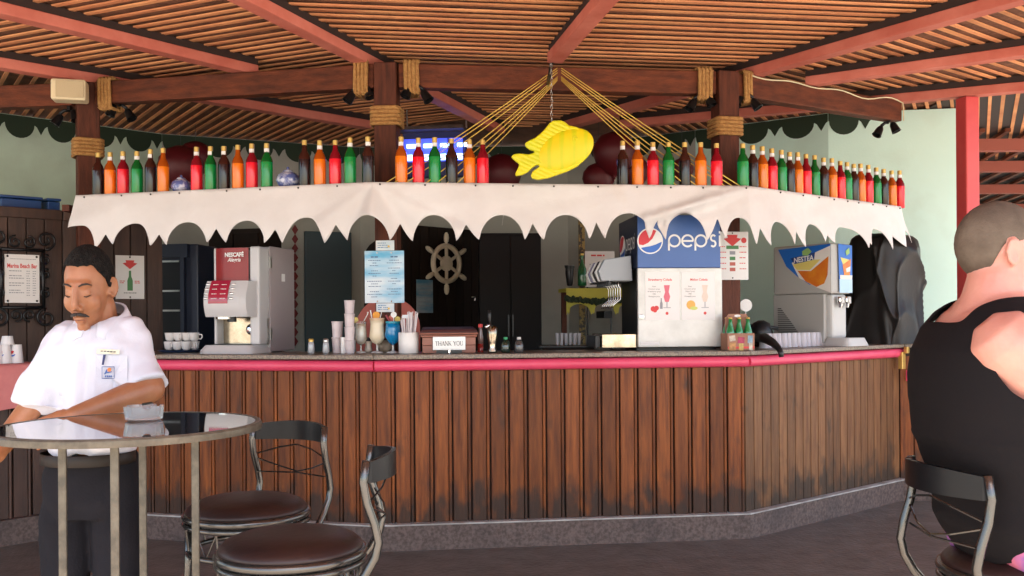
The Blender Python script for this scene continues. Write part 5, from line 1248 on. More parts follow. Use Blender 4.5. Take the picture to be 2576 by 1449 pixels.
# glasses on a dark tray by the pale wall
t = thing('tray', 'dark serving tray with a row of tumblers behind the bar', 'tray', W(1430, 868, 6.75)+Vector((0, 0, -0.01)))
MB().box((0.0, 0.08, -0.62), (0.36, 0.3, 1.22)).build('stand', M['nightwood'], t); MB().box((0.0, 0.08, 0.0), (0.42, 0.30, 0.015)).build('plate', M['black'], t, bevel=0.004)
for k in range(6):
    g = thing('tumbler', f'{NUM[k]} tumbler from the tip box side on the dark tray', 'glass', t.location + Vector((-0.075+0.031*k, 0.05+0.02*(k % 2), 0.009)), 0, 'tumblers on the dark tray')
    MB().lathe([(0.011, 0), (0.0155, 0.085)], 12).build('glass', mat('grey_glass', (0.40, 0.39, 0.41), 0.12, coat=0.5) if k == 0 else bpy.data.materials['grey_glass'], g, smooth=True, angle=50)
# white mugs on a tray by the coffee machine
M['mug'] = mat('white_porcelain', (0.70, 0.67, 0.66), 0.2, coat=0.4)
tr = thing('tray', 'blue tray stacked with white coffee cups next to the coffee machine', 'tray', WZ(452, 886, ZC)+Vector((0, 0.02, 0)), R(-12))
MB().lathe([(0.12, 0), (0.15, 0.012), (0.152, 0.014), (0.12, 0.008)], 28).build('plate', mat('blue_tray', (0.03, 0.06, 0.16), 0.35), tr, smooth=True, angle=50)
mug_me = MB().lathe([(0.020, 0), (0.030, 0.012), (0.036, 0.05), (0.037, 0.058), (0.034, 0.058), (0.028, 0.016)], 18).mesh('mug', True)
hd_me = MB().tube([(0.034, 0, 0.045), (0.052, 0, 0.045), (0.056, 0, 0.028), (0.046, 0, 0.014), (0.031, 0, 0.016)], 0.005, 6).mesh('mug_handle', True)
SP = [(-0.10, 0.02), (-0.035, 0.03), (0.035, 0.03), (0.10, 0.02), (-0.07, -0.035), (0.0, -0.04), (0.07, -0.035)]
kk = 0
for lev in range(2):
    for (x, y) in (SP if lev == 0 else SP[:4]):
        q = tr.location + Matrix.Rotation(R(-12), 3, 'Z') @ Vector((x*0.92, y+0.0, 0.0155 + 0.0595*lev))
        g = thing('coffee_cup', f'white coffee cup, {NUM[kk]} counted from the barman on the {"upper" if lev else "lower"} layer', 'cup', q, rr.uniform(-1, 1), 'white coffee cups on the blue tray'); kk += 1
        mobj('cup', mug_me, M['mug'], g); mobj('handle', hd_me, M['mug'], g)
# paper cups with the round emblem on the pink cloth
M['papercup'] = mat('paper_cup', (0.72, 0.72, 0.74), 0.5)
pd = offset_line([Q1, (-3.02, 6.23)], 0.16)
for px, lev, lab in ((13, 0, 'paper cup with red and blue emblem standing under another cup'), (42, 0, 'single paper cup with red and blue emblem nearest the barman'), (19, 1, 'plain white paper cup stacked on top of an emblem cup'), (-8, 0, 'paper cup furthest from the barman on the pink cloth')):
    p, s = WP(px, 917, *pd); t = thing('paper_cup', lab, 'cup', (p.x, p.y, 1.149 + 0.122*lev), R(-18), 'paper cups on the pink cloth')
    h = 0.12 if lev == 0 else 0.055; MB().lathe([(0.043, 0), (0.043, 0.004), (0.041, 0.004), (0.031, h), (0.028, h+0.001)], 20).build('cup', M['papercup'], t, smooth=True, angle=40)
    if lev == 0:
        def wrapc(x, y, z, _y0=0): rr_ = 0.0415-0.0105*z/0.12; a = x/rr_; return ((rr_+0.0008-y)*math.sin(a), -(rr_+0.0008-y)*math.cos(a), z)
        globe(t, 0.004, 0.062, 0.021, 0.0, 1.0, wrap=wrapc)
# six pack carton
sp = thing('beer_carton', 'cardboard six pack of green beer bottles beside the soda machine', 'carton', WZ(1866, 881.5, ZC)+Vector((0.0, 0.02, 0)), R(10))
M['carton'] = mat('brown_carton', (0.34, 0.17, 0.11), 0.7, col2=(0.28, 0.13, 0.08), scale=8)
MB().box((0, 0.055, 0.055), (0.185, 0.115, 0.11)).build('box', M['carton'], sp, bevel=0.002)
MB().prism([(-0.085, 0.111), (0.085, 0.111), (0.085, 0.20), (0.06, 0.235), (-0.06, 0.235), (-0.085, 0.20)], 0.053, 0.058).build('handle_panel', M['carton'], sp)
mb = MB(); disc(mb, 0, 0.222, 0.008, 0.0525, 14, 0.022); mb.build('grip_hole', M['paper'], sp)
pics = [((-0.06, 0.078), (0.04, 0.036), -8, (0.62, 0.52, 0.42)), ((0.0, 0.066), (0.046, 0.04), 5, (0.45, 0.05, 0.12)), ((0.062, 0.07), (0.034, 0.05), 3, (0.30, 0.42, 0.52)), ((-0.06, 0.025), (0.045, 0.05), 0, (0.55, 0.28, 0.10)), ((0.0, 0.022), (0.03, 0.044), 0, (0.60, 0.45, 0.14)), ((0.065, 0.024), (0.024, 0.048), 0, (0.66, 0.60, 0.50))]
for (x, z), (w_, h_), a, c in pics:
    MB().box((x, -0.0035, z), (w_, 0.002, h_), rot=Euler((0, R(a), 0))).build('picture', mat('carton_print', c, 0.6, col2=tuple(q*0.6 for q in c), scale=60), sp)
MB().box((0, -0.0028, 0.018), (0.18, 0.0015, 0.012)).build('stripe', M['redink'], sp)
M['beer'] = mat('green_beer_glass', (0.015, 0.20, 0.06), 0.12, coat=0.6)
bm_ = MB().lathe([(0.026, 0), (0.028, 0.01), (0.028, 0.11), (0.025, 0.125), (0.0125, 0.175), (0.012, 0.20)], 14).mesh('beer_body', True); cm_ = MB().lathe([(0.0135, 0.2002), (0.0135, 0.208), (0.011, 0.211)], 12).mesh('beer_cap', True)
for k, (x, y) in enumerate([(x, y) for y in (0.027, 0.086) for x in (-0.06, 0.0, 0.06)]):
    g = thing('beer_bottle', f'green beer bottle in the carton, {NUM[k % 3]} from the soda machine in the {"front" if k < 3 else "rear"} row', 'bottle', sp.location + Matrix.Rotation(R(10), 3, 'Z') @ Vector((x, y, 0.002)), 0, 'green beer bottles in the carton')
    mobj('glass_body', bm_, M['beer'], g); mobj('cap', cm_, M['gold'], g)
t = thing('round_sign', 'small round white disc above the beer carton', 'disc', W(1876, 768, 6.75)); MB().lathe([(0.044, -0.005), (0.044, 0.005)], 24, ax=(0, -1, 0)).build('disc', M['white'], t); MB().bar((0, 0.006, 0), (0, 0.006, -0.35), 0.008, 0.006).build('stick', M['white'], t)
# row of upturned clear cups
M['clearcup'] = mat('clear_plastic_cup', (0.58, 0.58, 0.62), 0.15, coat=0.5)
cl = offset_line([B_, C_], 0.20); ccup = MB().lathe([(0.035, 0), (0.035, 0.004), (0.032, 0.006), (0.026, 0.098), (0.023, 0.100)], 16).mesh('clear_cup', True)
for k in range(13):
    px = 1921 + 12.2*k; p, s = WP(px, 868, *cl)
    g = thing('clear_cup', f'upturned clear cup, {NUM[k]} in the row counted from the beer carton', 'cup', (p.x, p.y + 0.02*(k % 2), ZC), 0, 'row of upturned clear cups'); mobj('cup', ccup, M['clearcup'], g)
# black rubber hose flopping over the counter edge
pts = [W(1905, 850, 6.62), W(1925, 851, 6.45), W(1944, 862, 6.35), W(1957, 874, 6.22), W(1964, 886, 6.155), W(1966, 898, 6.15)]
mb = MB(); mb.tube(pts, [0.030, 0.034, 0.028, 0.022, 0.018, 0.016], 10); o = mb.build('rubber_hose', M['black'], smooth=True); tag(o, 'black rubber hose flopping over the counter edge by the clear cups', 'hose')
t = thing('espresso_grinder', 'black round appliance behind the clear cups', 'appliance', W(1915, 868, 6.95)+Vector((0, 0, -0.01)), 0)
MB().lathe([(0.075, 0), (0.07, 0.03), (0.085, 0.10), (0.06, 0.17), (0.02, 0.19)], 18).build('housing', M['black'], t, smooth=True); MB().tube([(-0.09, 0, 0.15), (0.0, 0, 0.15), (0.12, 0, 0.13)], 0.014, 8).build('handle', M['black'], t, smooth=True)
MB().box((0, 0.02, -0.6), (0.25, 0.25, 1.19)).build('stand', M['nightwood'], t)
# blue crates on the partition
for px0, px1, lab in ((2, 104, 'blue crate on top of the partition nearer the picture edge'), (119, 192, 'blue crate on top of the partition nearer the corner post')):
    pl = offset_line([(-5.0, 5.42), (-3.32, 7.05)], 0.10); p, s = WP(px0, 520, *pl); q, s2 = WP(min(px1, 150), 520, *pl)
    t = thing('crate', lab, 'crate', ((p.x+q.x)/2, (p.y+q.y)/2, 2.239), ang(*pl), 'blue crates on the partition'); w_ = s2-s
    cb = mat('crate_blue', (0.016, 0.06, 0.20), 0.45)
    MB().box((0, 0.10, 0.035), (w_, 0.22, 0.07)).build('tub', cb, t, bevel=0.006); MB().box((0, 0.10, 0.085), (w_+0.012, 0.24, 0.018)).build('rim', cb, t, bevel=0.004)
# ================================================================ table, ashtray, stools
M['frame'] = mat('worn_metal_frame', (0.125, 0.104, 0.076), 0.42, 0.35, col2=(0.070, 0.058, 0.043), scale=26, bump=0.1, bscale=60)
M['stoolmetal'] = mat('dark_chrome', (0.105, 0.098, 0.090), 0.22, 0.85)
M['leather'] = mat('dark_brown_leatherette', (0.028, 0.012, 0.010), 0.42, spec=0.35, col2=(0.019, 0.0085, 0.0075), scale=5, bump=0.05, bscale=50)
M['mirror'] = mat('smoked_mirror_glass', (0.30, 0.31, 0.33), 0.025, 0.92)
TX, TY, TZ = -1.085, 2.70, 1.127
tb_ = thing('bar_table', 'round high bar table with dark mirror top in front of the barman', 'table', (TX, TY, 0))
MB().lathe([(0.0, TZ-0.012), (0.345, TZ-0.012), (0.347, TZ-0.004), (0.345, TZ), (0.0, TZ)], 72, capb=False, capt=False).build('glass_top', M['mirror'], tb_, smooth=True, angle=30)
MB().lathe([(0.347, TZ-0.021), (0.362, TZ-0.021), (0.363, TZ-0.018), (0.363, TZ-0.004), (0.360, TZ+0.001), (0.3475, TZ+0.001), (0.347, TZ-0.021)], 72, capb=False, capt=False).build('rim', M['frame'], tb_, smooth=True, angle=30)
MB().lathe([(0.0, TZ-0.0205), (0.344, TZ-0.0205), (0.344, TZ-0.014), (0.0, TZ-0.014)], 48, capb=False, capt=False).build('underside', M['black'], tb_)
for k in range(4):
    a = R(10 + 90*k); x, y = 0.178*math.cos(a), 0.178*math.sin(a)
    MB().box((x, y, (TZ-0.021)/2), (0.0215, 0.0215, TZ-0.021), a+R(8)).build('leg', M['frame'], tb_, bevel=0.003)
MB().tube([(0.165*math.cos(R(x)), 0.165*math.sin(R(x)), 0.20) for x in range(0, 360, 10)], 0.009, 8, closed=True).build('foot_ring', M['frame'], tb_, smooth=True)
ap = WZ(362, 1057, TZ)
at = thing('ashtray', 'round clear glass ashtray on the mirror table top', 'ashtray', (ap.x, ap.y, TZ+0.0012))
M['ashglass'] = mat('thick_clear_glass', (0.90, 0.95, 0.94), 0.06, trans=0.75, ior=1.35, alpha=0.8)
mb = MB(); n = 48; prof = [(0.046, 0.0), (0.052, 0.004), (0.056, 0.030), (0.057, 0.042), (0.050, 0.042), (0.046, 0.030), (0.042, 0.010), (0.001, 0.009)]
vs = []
for r_, z in prof:
    for j in range(n):
        a = 2*math.pi*j/n; notch = 0.008 if (z > 0.041 and min(abs((math.degrees(a)-q+180) % 360-180) for q in (60, 180, 300)) < 9) else 0
        vs.append((r_*math.cos(a), r_*math.sin(a), z-notch))
mb.add(vs, [(i*n+j, i*n+(j+1) % n, (i+1)*n+(j+1) % n, (i+1)*n+j) for i in range(len(prof)-1) for j in range(n)] + [tuple(range(n-1, -1, -1))])
mb.build('bowl', M['ashglass'], at, smooth=True, angle=35)
MB().tube([(0.0, -0.01, 0.046), (0.012, 0.03, 0.047)], 0.0035, 6).build('cigarette_end', M['blackmetal'], at)

def make_stool(lab, loc, rz, zs=0.828):
    t = thing('bar_stool', lab, 'bar stool', loc, rz, 'round seated bar stools'); d = zs-0.80
    MB().lathe([(0.0, 0.802), (0.08, 0.801), (0.15, 0.793), (0.182, 0.780), (0.196, 0.766), (0.198, 0.758), (0.19, 0.750)], 48, c=(0, 0, d), capb=False).build('seat_pad', M['leather'], t, smooth=True)
    ring = lambda r_, z, w: MB().tube([(r_*math.cos(R(x)), r_*math.sin(R(x)), z+d) for x in range(0, 360, 8)], w, 8, closed=True)
    ring(0.198, 0.745, 0.013).build('seat_ring', M['stoolmetal'], t, smooth=True)
    ring(0.200, 0.722, 0.010).build('seat_ring', M['stoolmetal'], t, smooth=True)
    ring(0.190, 0.628, 0.010).build('lower_ring', M['stoolmetal'], t, smooth=True)
    mb = MB()
    for k in range(14):
        a, b, c = R(360*k/14), R(360*(k+0.5)/14), R(360*(k+1)/14)
        mb.tube([(0.198*math.cos(a), 0.198*math.sin(a), 0.718+d), (0.188*math.cos(a), 0.188*math.sin(a), 0.632+d)], 0.0035, 5)
        if k % 2 == 0: mb.tube([(0.196*math.cos(a), 0.196*math.sin(a), 0.712+d), (0.189*math.cos(b), 0.189*math.sin(b), 0.634+d), (0.196*math.cos(c), 0.196*math.sin(c), 0.712+d)], 0.003, 5)
    mb.build('strut_work', M['stoolmetal'], t)
    for k in range(4):
        a = R(45+90*k); c, s = math.cos(a), math.sin(a)
        MB().tube([(0.185*c, 0.185*s, 0.735+d), (0.19*c, 0.19*s, 0.6), (0.215*c, 0.215*s, 0.30), (0.25*c, 0.25*s, 0.012)], 0.012, 8).build('leg', M['stoolmetal'], t, smooth=True)
    ring(0.213, 0.30-d, 0.009).build('foot_ring', M['stoolmetal'], t, smooth=True)
    PB_ = [(0.640, 0.150), (0.675, 0.178), (0.715, 0.212), (0.76, 0.238), (0.80, 0.247), (0.85, 0.236), (0.905, 0.217), (0.96, 0.208), (1.017, 0.216)]
    for sx in (-1, 1):
        MB().tube([(sx*(0.150 + 0.010*math.sin((z-0.64)*6)), y, z+d) for z, y in PB_], 0.0118, 8).build('back_post', M['stoolmetal'], t, smooth=True)
    mb = MB(); n = 16; vs = []
    for k in range(n+1):
        u = -1+2*k/n; x = 0.158*u; y = 0.216 + 0.062*(1-u*u); dz = 0.012*(1-u*u)
        vs += [(x, y, 0.958+d), (x, y, 1.014+d+dz), (x, y+0.014, 1.014+d+dz), (x, y+0.014, 0.958+d)]
    mb.add(vs, [(4*k+a, 4*k+4+a, 4*k+4+(a+1) % 4, 4*k+(a+1) % 4) for k in range(n) for a in range(4)] + [(0, 1, 2, 3), (4*n+3, 4*n+2, 4*n+1, 4*n)])
    mb.build('backrest', M['blackglossy'], t, smooth=True, angle=40)
    mb = MB(); yb = lambda x, z: 0.222 + 0.040*(1-(x/0.155)**2)
    L = lambda pts: mb.tube([(x, yb(x, z), z+d) for x, z in pts], 0.003, 5)
    L([(-0.15, 0.908), (-0.07, 0.931), (0, 0.943), (0.07, 0.931), (0.15, 0.908)]); L([(-0.15, 0.890), (-0.07, 0.862), (0, 0.846), (0.07, 0.862), (0.15, 0.890)]); L([(-0.15, 0.842), (0, 0.842), (0.15, 0.842)])
    mb.build('back_wires', M['stoolmetal'], t)
    return t
M['blackglossy'] = mat('glossy_black_back', (0.005, 0.005, 0.006), 0.35, spec=0.25)
s1p, s2p = W(622, 1276, 3.2), W(733, 1362, 2.66)
make_stool('dark bar stool with its back towards the wooden bar front', (s1p.x, 3.2, 0), R(-26))
make_stool('dark bar stool nearest the camera with its back seen edge on', (s2p.x, 2.66, 0), R(-84))
S3 = (1.296, 2.415)
make_stool('dark bar stool under the seated man in the black tank top', (S3[0], S3[1], 0), R(99))

# ================================================================ people
def limb(mb, pts, rs, n=14, flat=1.0):
    """closed tapering limb with rounded ends"""
    pts = [Vector(p) for p in pts]; P_, R_ = [], []
    a = (pts[0]-pts[1]).normalized(); b = (pts[-1]-pts[-2]).normalized()
    P_ += [pts[0]+a*rs[0]*0.85, pts[0]+a*rs[0]*0.5]; R_ += [rs[0]*0.35, rs[0]*0.85]
    P_ += pts; R_ += rs
    P_ += [pts[-1]+b*rs[-1]*0.5, pts[-1]+b*rs[-1]*0.85]; R_ += [rs[-1]*0.85, rs[-1]*0.35]
    mb.tube(P_, R_, n, flat=flat); return mb
def head_mesh(mb, Mh):
    o = MB(Mh)
    o.ellipsoid((0, 0.014, 0.030), (0.077, 0.098, 0.102), 28, 18)          # skull
    o.ellipsoid((0, -0.020, -0.010), (0.067, 0.076, 0.095), 24, 16)        # face
    o.ellipsoid((0, -0.022, -0.068), (0.054, 0.062, 0.050), 20, 12)        # jaw
    o.ellipsoid((0, -0.074, -0.100), (0.024, 0.018, 0.019), 14, 10)        # chin
    o.ellipsoid((0, -0.074, 0.036), (0.050, 0.020, 0.016), 18, 10)         # brow
    for s in (-1, 1):
        o.ellipsoid((s*0.036, -0.056, -0.026), (0.030, 0.028, 0.034), 14, 10)    # cheek
        o.ellipsoid((s*0.031, -0.0785, 0.009), (0.0155, 0.010, 0.010), 14, 10)   # eyelids
        o.ellipsoid((s*0.013, -0.100, -0.036), (0.0095, 0.011, 0.008), 12, 8)    # nostril wings
    o.tube([(0, -0.090, 0.030), (0, -0.100, 0.008), (0, -0.112, -0.018), (0, -0.112, -0.033)], [0.009, 0.010, 0.0125, 0.0115], 10)
    o.ellipsoid((0, -0.094, -0.066), (0.023, 0.010, 0.0065), 14, 8); o.ellipsoid((0, -0.092, -0.078), (0.020, 0.010, 0.0075), 14, 8)
    mb.add(o.v, o.f)
def ears(mb, Mh):
    o = MB(Mh)
    for s in (-1, 1):
        rot = Euler((R(-10), 0, R(-22*s)))
        o.ellipsoid((s*0.079, 0.016, 0.002), (0.006, 0.018, 0.031), 14, 10, rot=rot)
        pts = []
        for k in range(13):
            a = R(-60+300*k/12); v = rot.to_matrix() @ Vector((s*0.006, -0.019*math.sin(a)*-1, 0.031*math.cos(a))); pts.append(Vector((s*0.080, 0.016, 0.002))+v)
        o.tube(pts, 0.0045, 8)
        o.ellipsoid((s*0.080, 0.008, -0.025), (0.006, 0.009, 0.009), 10, 8)
    mb.add(o.v, o.f)
def soften_edges(me, it=6):
    bm = bmesh.new(); bm.from_mesh(me)
    for _ in range(it):
        new = {}
        for v in bm.verts:
            nb = [e.other_vert(v) for e in v.link_edges if e.is_boundary]
            if len(nb) == 2: new[v] = v.co*0.5 + (nb[0].co+nb[1].co)*0.25
        for v, c in new.items(): v.co = c
    bm.to_mesh(me); bm.free()
def hair_shell(Mh, table, grow=0.006, name='hair', m=None, parent=None, jit=0.02, seed=1):
    """cap of hair over the skull; table: (degrees from the face, lowest height of the hair there)"""
    c, r_ = Vector((0, 0.014, 0.030)), Vector((0.077+grow, 0.098+grow, 0.102+grow)); vs = []; fs = []; n, mm = 96, 64
    def zh(x, y):
        a = math.degrees(math.atan2(abs(x), -(y-0.014)))
        for (a0, z0), (a1, z1) in zip(table, table[1:]):
            if a0 <= a <= a1: return z0+(z1-z0)*(a-a0)/(a1-a0)
        return table[-1][1]
    for i in range(mm+1):
        th = math.pi*i/mm
        for j in range(n):
            ph = 2*math.pi*j/n; d = Vector((math.sin(th)*math.cos(ph), math.sin(th)*math.sin(ph), -math.cos(th)))
            k = 1 + jit*noise.noise(d*14+Vector((seed, 0, 0)))
            vs.append(c + Vector((d.x*r_.x, d.y*r_.y, d.z*r_.z))*k)
    for i in range(mm):
        for j in range(n):
            f = (i*n+j, i*n+(j+1) % n, (i+1)*n+(j+1) % n, (i+1)*n+j); q = sum((vs[a] for a in f), Vector())/4
            if q.z + 0.004*noise.noise(q*90) > zh(q.x, q.y): fs.append(f)
    o = MB(Mh); o.add(vs, fs); ob = o.build(name, m, parent, smooth=True)
    bm = bmesh.new(); bm.from_mesh(ob.data); bmesh.ops.delete(bm, geom=[v for v in bm.verts if not v.link_faces], context='VERTS'); bm.to_mesh(ob.data); bm.free()
    soften_edges(ob.data, 4)
    md = ob.modifiers.new('t', 'SOLIDIFY'); md.thickness = grow + 0.004; md.offset = -1
    return ob
def hand(mb, Mx, curl=0.5, side=1):
    """Mx: wrist frame, fingers along +x, palm towards -z, thumb towards +y*side"""
    o = MB(Mx)
    o.ellipsoid((0.045, 0, 0), (0.055, 0.040, 0.015), 16, 10); limb(o, [(-0.02, 0, 0), (0.02, 0, 0)], [0.026, 0.026], 12)
    for k, (y, l) in enumerate(((0.030, 0.070), (0.010, 0.080), (-0.010, 0.074), (-0.029, 0.058))):
        p = Vector((0.085, y*side, 0)); a = 0.2*curl; pts = [p - Vector((0.03, 0, 0)), p]
        for q, fr in enumerate((0.45, 0.32, 0.23)):
            a += curl*0.75; p = p + Vector((math.cos(a)*l*fr, y*side*0.12, -math.sin(a)*l*fr)); pts.append(p)
        limb(o, pts, [0.0095, 0.0095, 0.009, 0.0082, 0.0072], 10)
    limb(o, [(0.015, 0.022*side, -0.004), (0.045, 0.050*side, -0.014), (0.072, 0.056*side, -0.026), (0.090, 0.050*side, -0.036)], [0.014, 0.0115, 0.010, 0.008], 10)
    mb.add(o.v, o.f)
def frame_to(p, q, up=Vector((0, 0, 1))):
    x = (Vector(q)-Vector(p)).normalized(); y = up.cross(x).normalized(); z = x.cross(y)
    m = Matrix((x, y, z)).transposed().to_4x4(); m.translation = Vector(p); return m

# ---------------------------------------------------------------- the barman
DB = 3.2; b0 = W(222, 1150, DB); base = Vector((b0.x, DB, 0))
bm_man = thing('person', 'barman in a white short sleeved shirt looking down behind the table', 'person', base)
Bp = lambda px, py, dd=0.0: W(px, py, DB+dd) - base
M['skin1'] = mat('tanned_skin', (0.36, 0.15, 0.068), 0.45, sss=0.2, bump=0.05, bscale=120, col2=(0.30, 0.115, 0.052), scale=14)
M['shirt'] = mat('white_cotton', (0.60, 0.60, 0.66), 0.8, bump=0.05, bscale=140)
M['trousers'] = mat('charcoal_trousers', (0.016, 0.0145, 0.018), 0.9, spec=0.15, col2=(0.011, 0.010, 0.0125), scale=5, bump=0.1, bscale=120)
M['hair1'] = mat('black_greying_hair', (0.007, 0.006, 0.0055), 0.8, spec=0.15, col2=(0.022, 0.020, 0.018), scale=70, contrast=(0.45, 0.72), bump=0.8, bscale=150)
hc = Bp(223, 727, -0.02)
Mh = Matrix.Translation(hc) @ Matrix.Rotation(R(1), 4, 'Z') @ Matrix.Rotation(R(18), 4, 'X') @ Matrix.Diagonal((0.91, 1.04, 1.06, 1))
skin = MB(); head_mesh(skin, Mh); ears(skin, Mh)
nb_ = Bp(258, 850, 0.04); nt_ = Bp(243, 765, 0.02)
limb(skin, [nb_, (nb_+nt_)/2, nt_], [0.066, 0.060, 0.058], 16)
shL, elL, wrL, haL = Bp(143, 862, 0.0), Bp(92, 1010, 0.0), Bp(26, 1085, -0.06), Bp(-14, 1150, -0.08)     # his right arm
limb(skin, [shL.lerp(elL, 0.3), elL, wrL], [0.044, 0.044, 0.031], 16); hand(skin, frame_to(wrL, haL, Vector((0.9, -0.3, 0))), 0.5, 1)
shR, elR, wrR, haR = Bp(325, 850, 0.02), Bp(380, 978, -0.06), Bp(188, 1046, -0.20), Bp(150, 1062, -0.215)
limb(skin, [shR, elR], [0.050, 0.046], 16); limb(skin, [elR, elR.lerp(wrR, 0.3), elR.lerp(wrR, 0.75), wrR], [0.047, 0.046, 0.036, 0.031], 16); hand(skin, frame_to(wrR, haR, Vector((0, -1, 0.25))), 0.45, 1)
tc_ = Bp(247, 1000, 0.02)
skin.rings([(tc_.x, 0.03, 0.90, 0.10, 0.07), (tc_.x, 0.03, 1.15, 0.11, 0.08), (tc_.x, 0.03, 1.33, 0.13, 0.08), (tc_.x+0.01, 0.035, 1.40, 0.06, 0.05)], 20)
for sx in (-0.075, 0.085): limb(skin, [(sx, 0.03, 0.90), (sx, 0.03, 0.48), (sx, 0.04, 0.10)], [0.065, 0.05, 0.038], 14); limb(skin, [(sx, 0.04, 0.06), (sx, -0.10, 0.045)], [0.04, 0.035], 12)
melt(skin, 'body', M['skin1'], bm_man, 0.0055, 4)
hair_shell(Mh, [(0, 0.092), (25, 0.094), (42, 0.090), (55, 0.060), (68, 0.040), (78, 0.004), (86, 0.004), (92, 0.036), (108, 0.030), (118, -0.02), (140, -0.05), (180, -0.06)], 0.006, 'hair', M['hair1'], bm_man, 0.02)
M['lash'] = mat('dark_brow_hair', (0.018, 0.012, 0.010), 0.7)
for s in (-1, 1):
    o = MB(Mh); o.tube([(s*0.013, -0.0945, 0.034), (s*0.026, -0.0930, 0.040), (s*0.041, -0.0865, 0.040), (s*0.052, -0.0750, 0.033)], [0.0022, 0.0034, 0.0030, 0.0012], 8); o.build('eyebrow', M['lash'], bm_man, smooth=True)
    o = MB(Mh); o.tube([(s*0.017, -0.0865, 0.004), (s*0.024, -0.0885, 0.0005), (s*0.033, -0.0885, -0.0005), (s*0.042, -0.0845, 0.002), (s*0.047, -0.079, 0.004)], [0.0008, 0.0018, 0.0022, 0.0016, 0.0006], 6); o.build('eye', M['lash'], bm_man, smooth=True)
o = MB(Mh)
for s in (-1, 1): o.tube([(0, -0.106, -0.050), (s*0.012, -0.105, -0.052), (s*0.024, -0.098, -0.057), (s*0.033, -0.089, -0.064)], [0.0042, 0.0058, 0.0048, 0.0016], 10)
o.build('moustache', M['lash'], bm_man, smooth=True)
o = MB(Mh); o.tube([(-0.022, -0.0985, -0.0715), (0, -0.104, -0.0712), (0.022, -0.0985, -0.0715)], [0.0008, 0.0018, 0.0008], 6); o.build('mouth', mat('lip_line', (0.20, 0.06, 0.035), 0.6), bm_man)
# shirt: torso and both sleeves in one cloth surface
sh = MB(); ex = lambda px: Bp(px, 1000, 0).x
sh.rings([(ex(221), 0.02, 0.975, 0.140, 0.108), (ex(226), 0.018, 1.012, 0.142, 0.124), (ex(246), 0.015, 1.08, 0.124, 0.126), (ex(253), 0.018, 1.18, 0.128, 0.126), (ex(252), 0.02, 1.27, 0.146, 0.122),
          (ex(248), 0.025, 1.34, 0.165, 0.112), (ex(250), 0.03, 1.38, 0.135, 0.095), (ex(254), 0.035, 1.415, 0.085, 0.076), (ex(255), 0.035, 1.428, 0.07, 0.066)], 40, 2.2)
limb(sh, [Bp(165, 848, 0.02), Bp(128, 925, 0.0), Bp(108, 985, 0.0)], [0.064, 0.070, 0.074], 20)
e_ = Bp(97, 1022, -0.005); sh.tube([Bp(118, 950, 0.0), Bp(104, 1000, 0), e_], [0.072, 0.078, 0.084], 20)
limb(sh, [Bp(322, 838, 0.03), Bp(342, 890, 0.0), Bp(358, 930, -0.02)], [0.060, 0.064, 0.066], 20)
sh.tube([Bp(338, 890, 0.0), Bp(355, 930, -0.025), Bp(374, 974, -0.055)], [0.063, 0.067, 0.070], 20)
def shirt_fold(co, n):
    a = noise.noise(Vector((co.x*9+co.z*7, co.y*6, co.z*5-co.x*4)))*0.019
    b = noise.noise(Vector((co.x*22-co.z*9, co.y*15, co.z*17)))*0.009
    k = math.exp(-((co.x-(tc_.x-0.015))/0.010)**2)*0.004 if n.y < -0.5 else 0
    return a + b + k - (0.003 if n.y < -0.5 and abs(co.x-(tc_.x+0.012)) < 0.004 else 0)
shirt = melt(sh, 'shirt', M['shirt'], bm_man, 0.0065, 5, shirt_fold)
# collar
o = MB(); n = 40; vs = []
for k in range(n+1):
    a = R(-90 + 14 + (360-28)*k/n); fr = max(0, -math.sin(a)); cx, cy_ = ex(252), 0.02
    sa = math.sin(a); zt = 1.448 + 0.036*sa
    top = Vector((cx + 0.070*math.cos(a), cy_ + 0.072*sa, zt)); mid = Vector((cx + 0.078*math.cos(a), cy_ + 0.081*sa, zt + 0.002))
    pt = max(0, 1-abs(fr-0.84)/0.22)**1.3; low = Vector((cx + (0.096+0.010*pt)*math.cos(a), cy_ + (0.100+0.022*pt)*sa, zt - 0.036 - 0.026*pt))
    vs += [top, mid, low]
o.add(vs, [(3*k+j, 3*k+3+j, 3*k+4+j, 3*k+1+j) for k in range(n) for j in range(2)])
co_ = o.build('collar', M['shirt'], shirt, smooth=True); md = co_.modifiers.new('t', 'SOLIDIFY'); md.thickness = 0.003
# things pinned on the shirt, laid onto its surface
bvh = BVHTree.FromPolygons([v.co+base for v in shirt.data.vertices], [tuple(p.vertices) for p in shirt.data.polygons])
camp = Vector((0, 0, CAMZ))
def onto(px, py, off):
    d = ray(px, py).normalized(); h = bvh.ray_cast(camp, d)
    while h[0] is None and py < 1100:
        py += 4; d = ray(px, py).normalized(); h = bvh.ray_cast(camp, d)
    p = h[0] if h[0] else W(px, py, DB-0.1)
    return p - d*off - base
def decal(name, pts, off, m, parent=None, fine=1):
    o = MB(); q = []
    for i in range(len(pts)):
        a, b = pts[i], pts[(i+1) % len(pts)]
        for f in range(fine): q.append(onto(a[0]+(b[0]-a[0])*f/fine, a[1]+(b[1]-a[1])*f/fine, off))
    c = onto(sum(p[0] for p in pts)/len(pts), sum(p[1] for p in pts)/len(pts), off)
    o.add([c]+q, [(0, i+1, (i+1) % len(q)+1) for i in range(len(q))]); ob = o.build(name, m, parent or shirt); md = ob.modifiers.new('t', 'SOLIDIFY'); md.thickness = 0.0015; md.offset = 0; return ob
rect = lambda x0, y0, x1, y1: [(x0, y0), (x1, y0), (x1, y1), (x0, y1)]
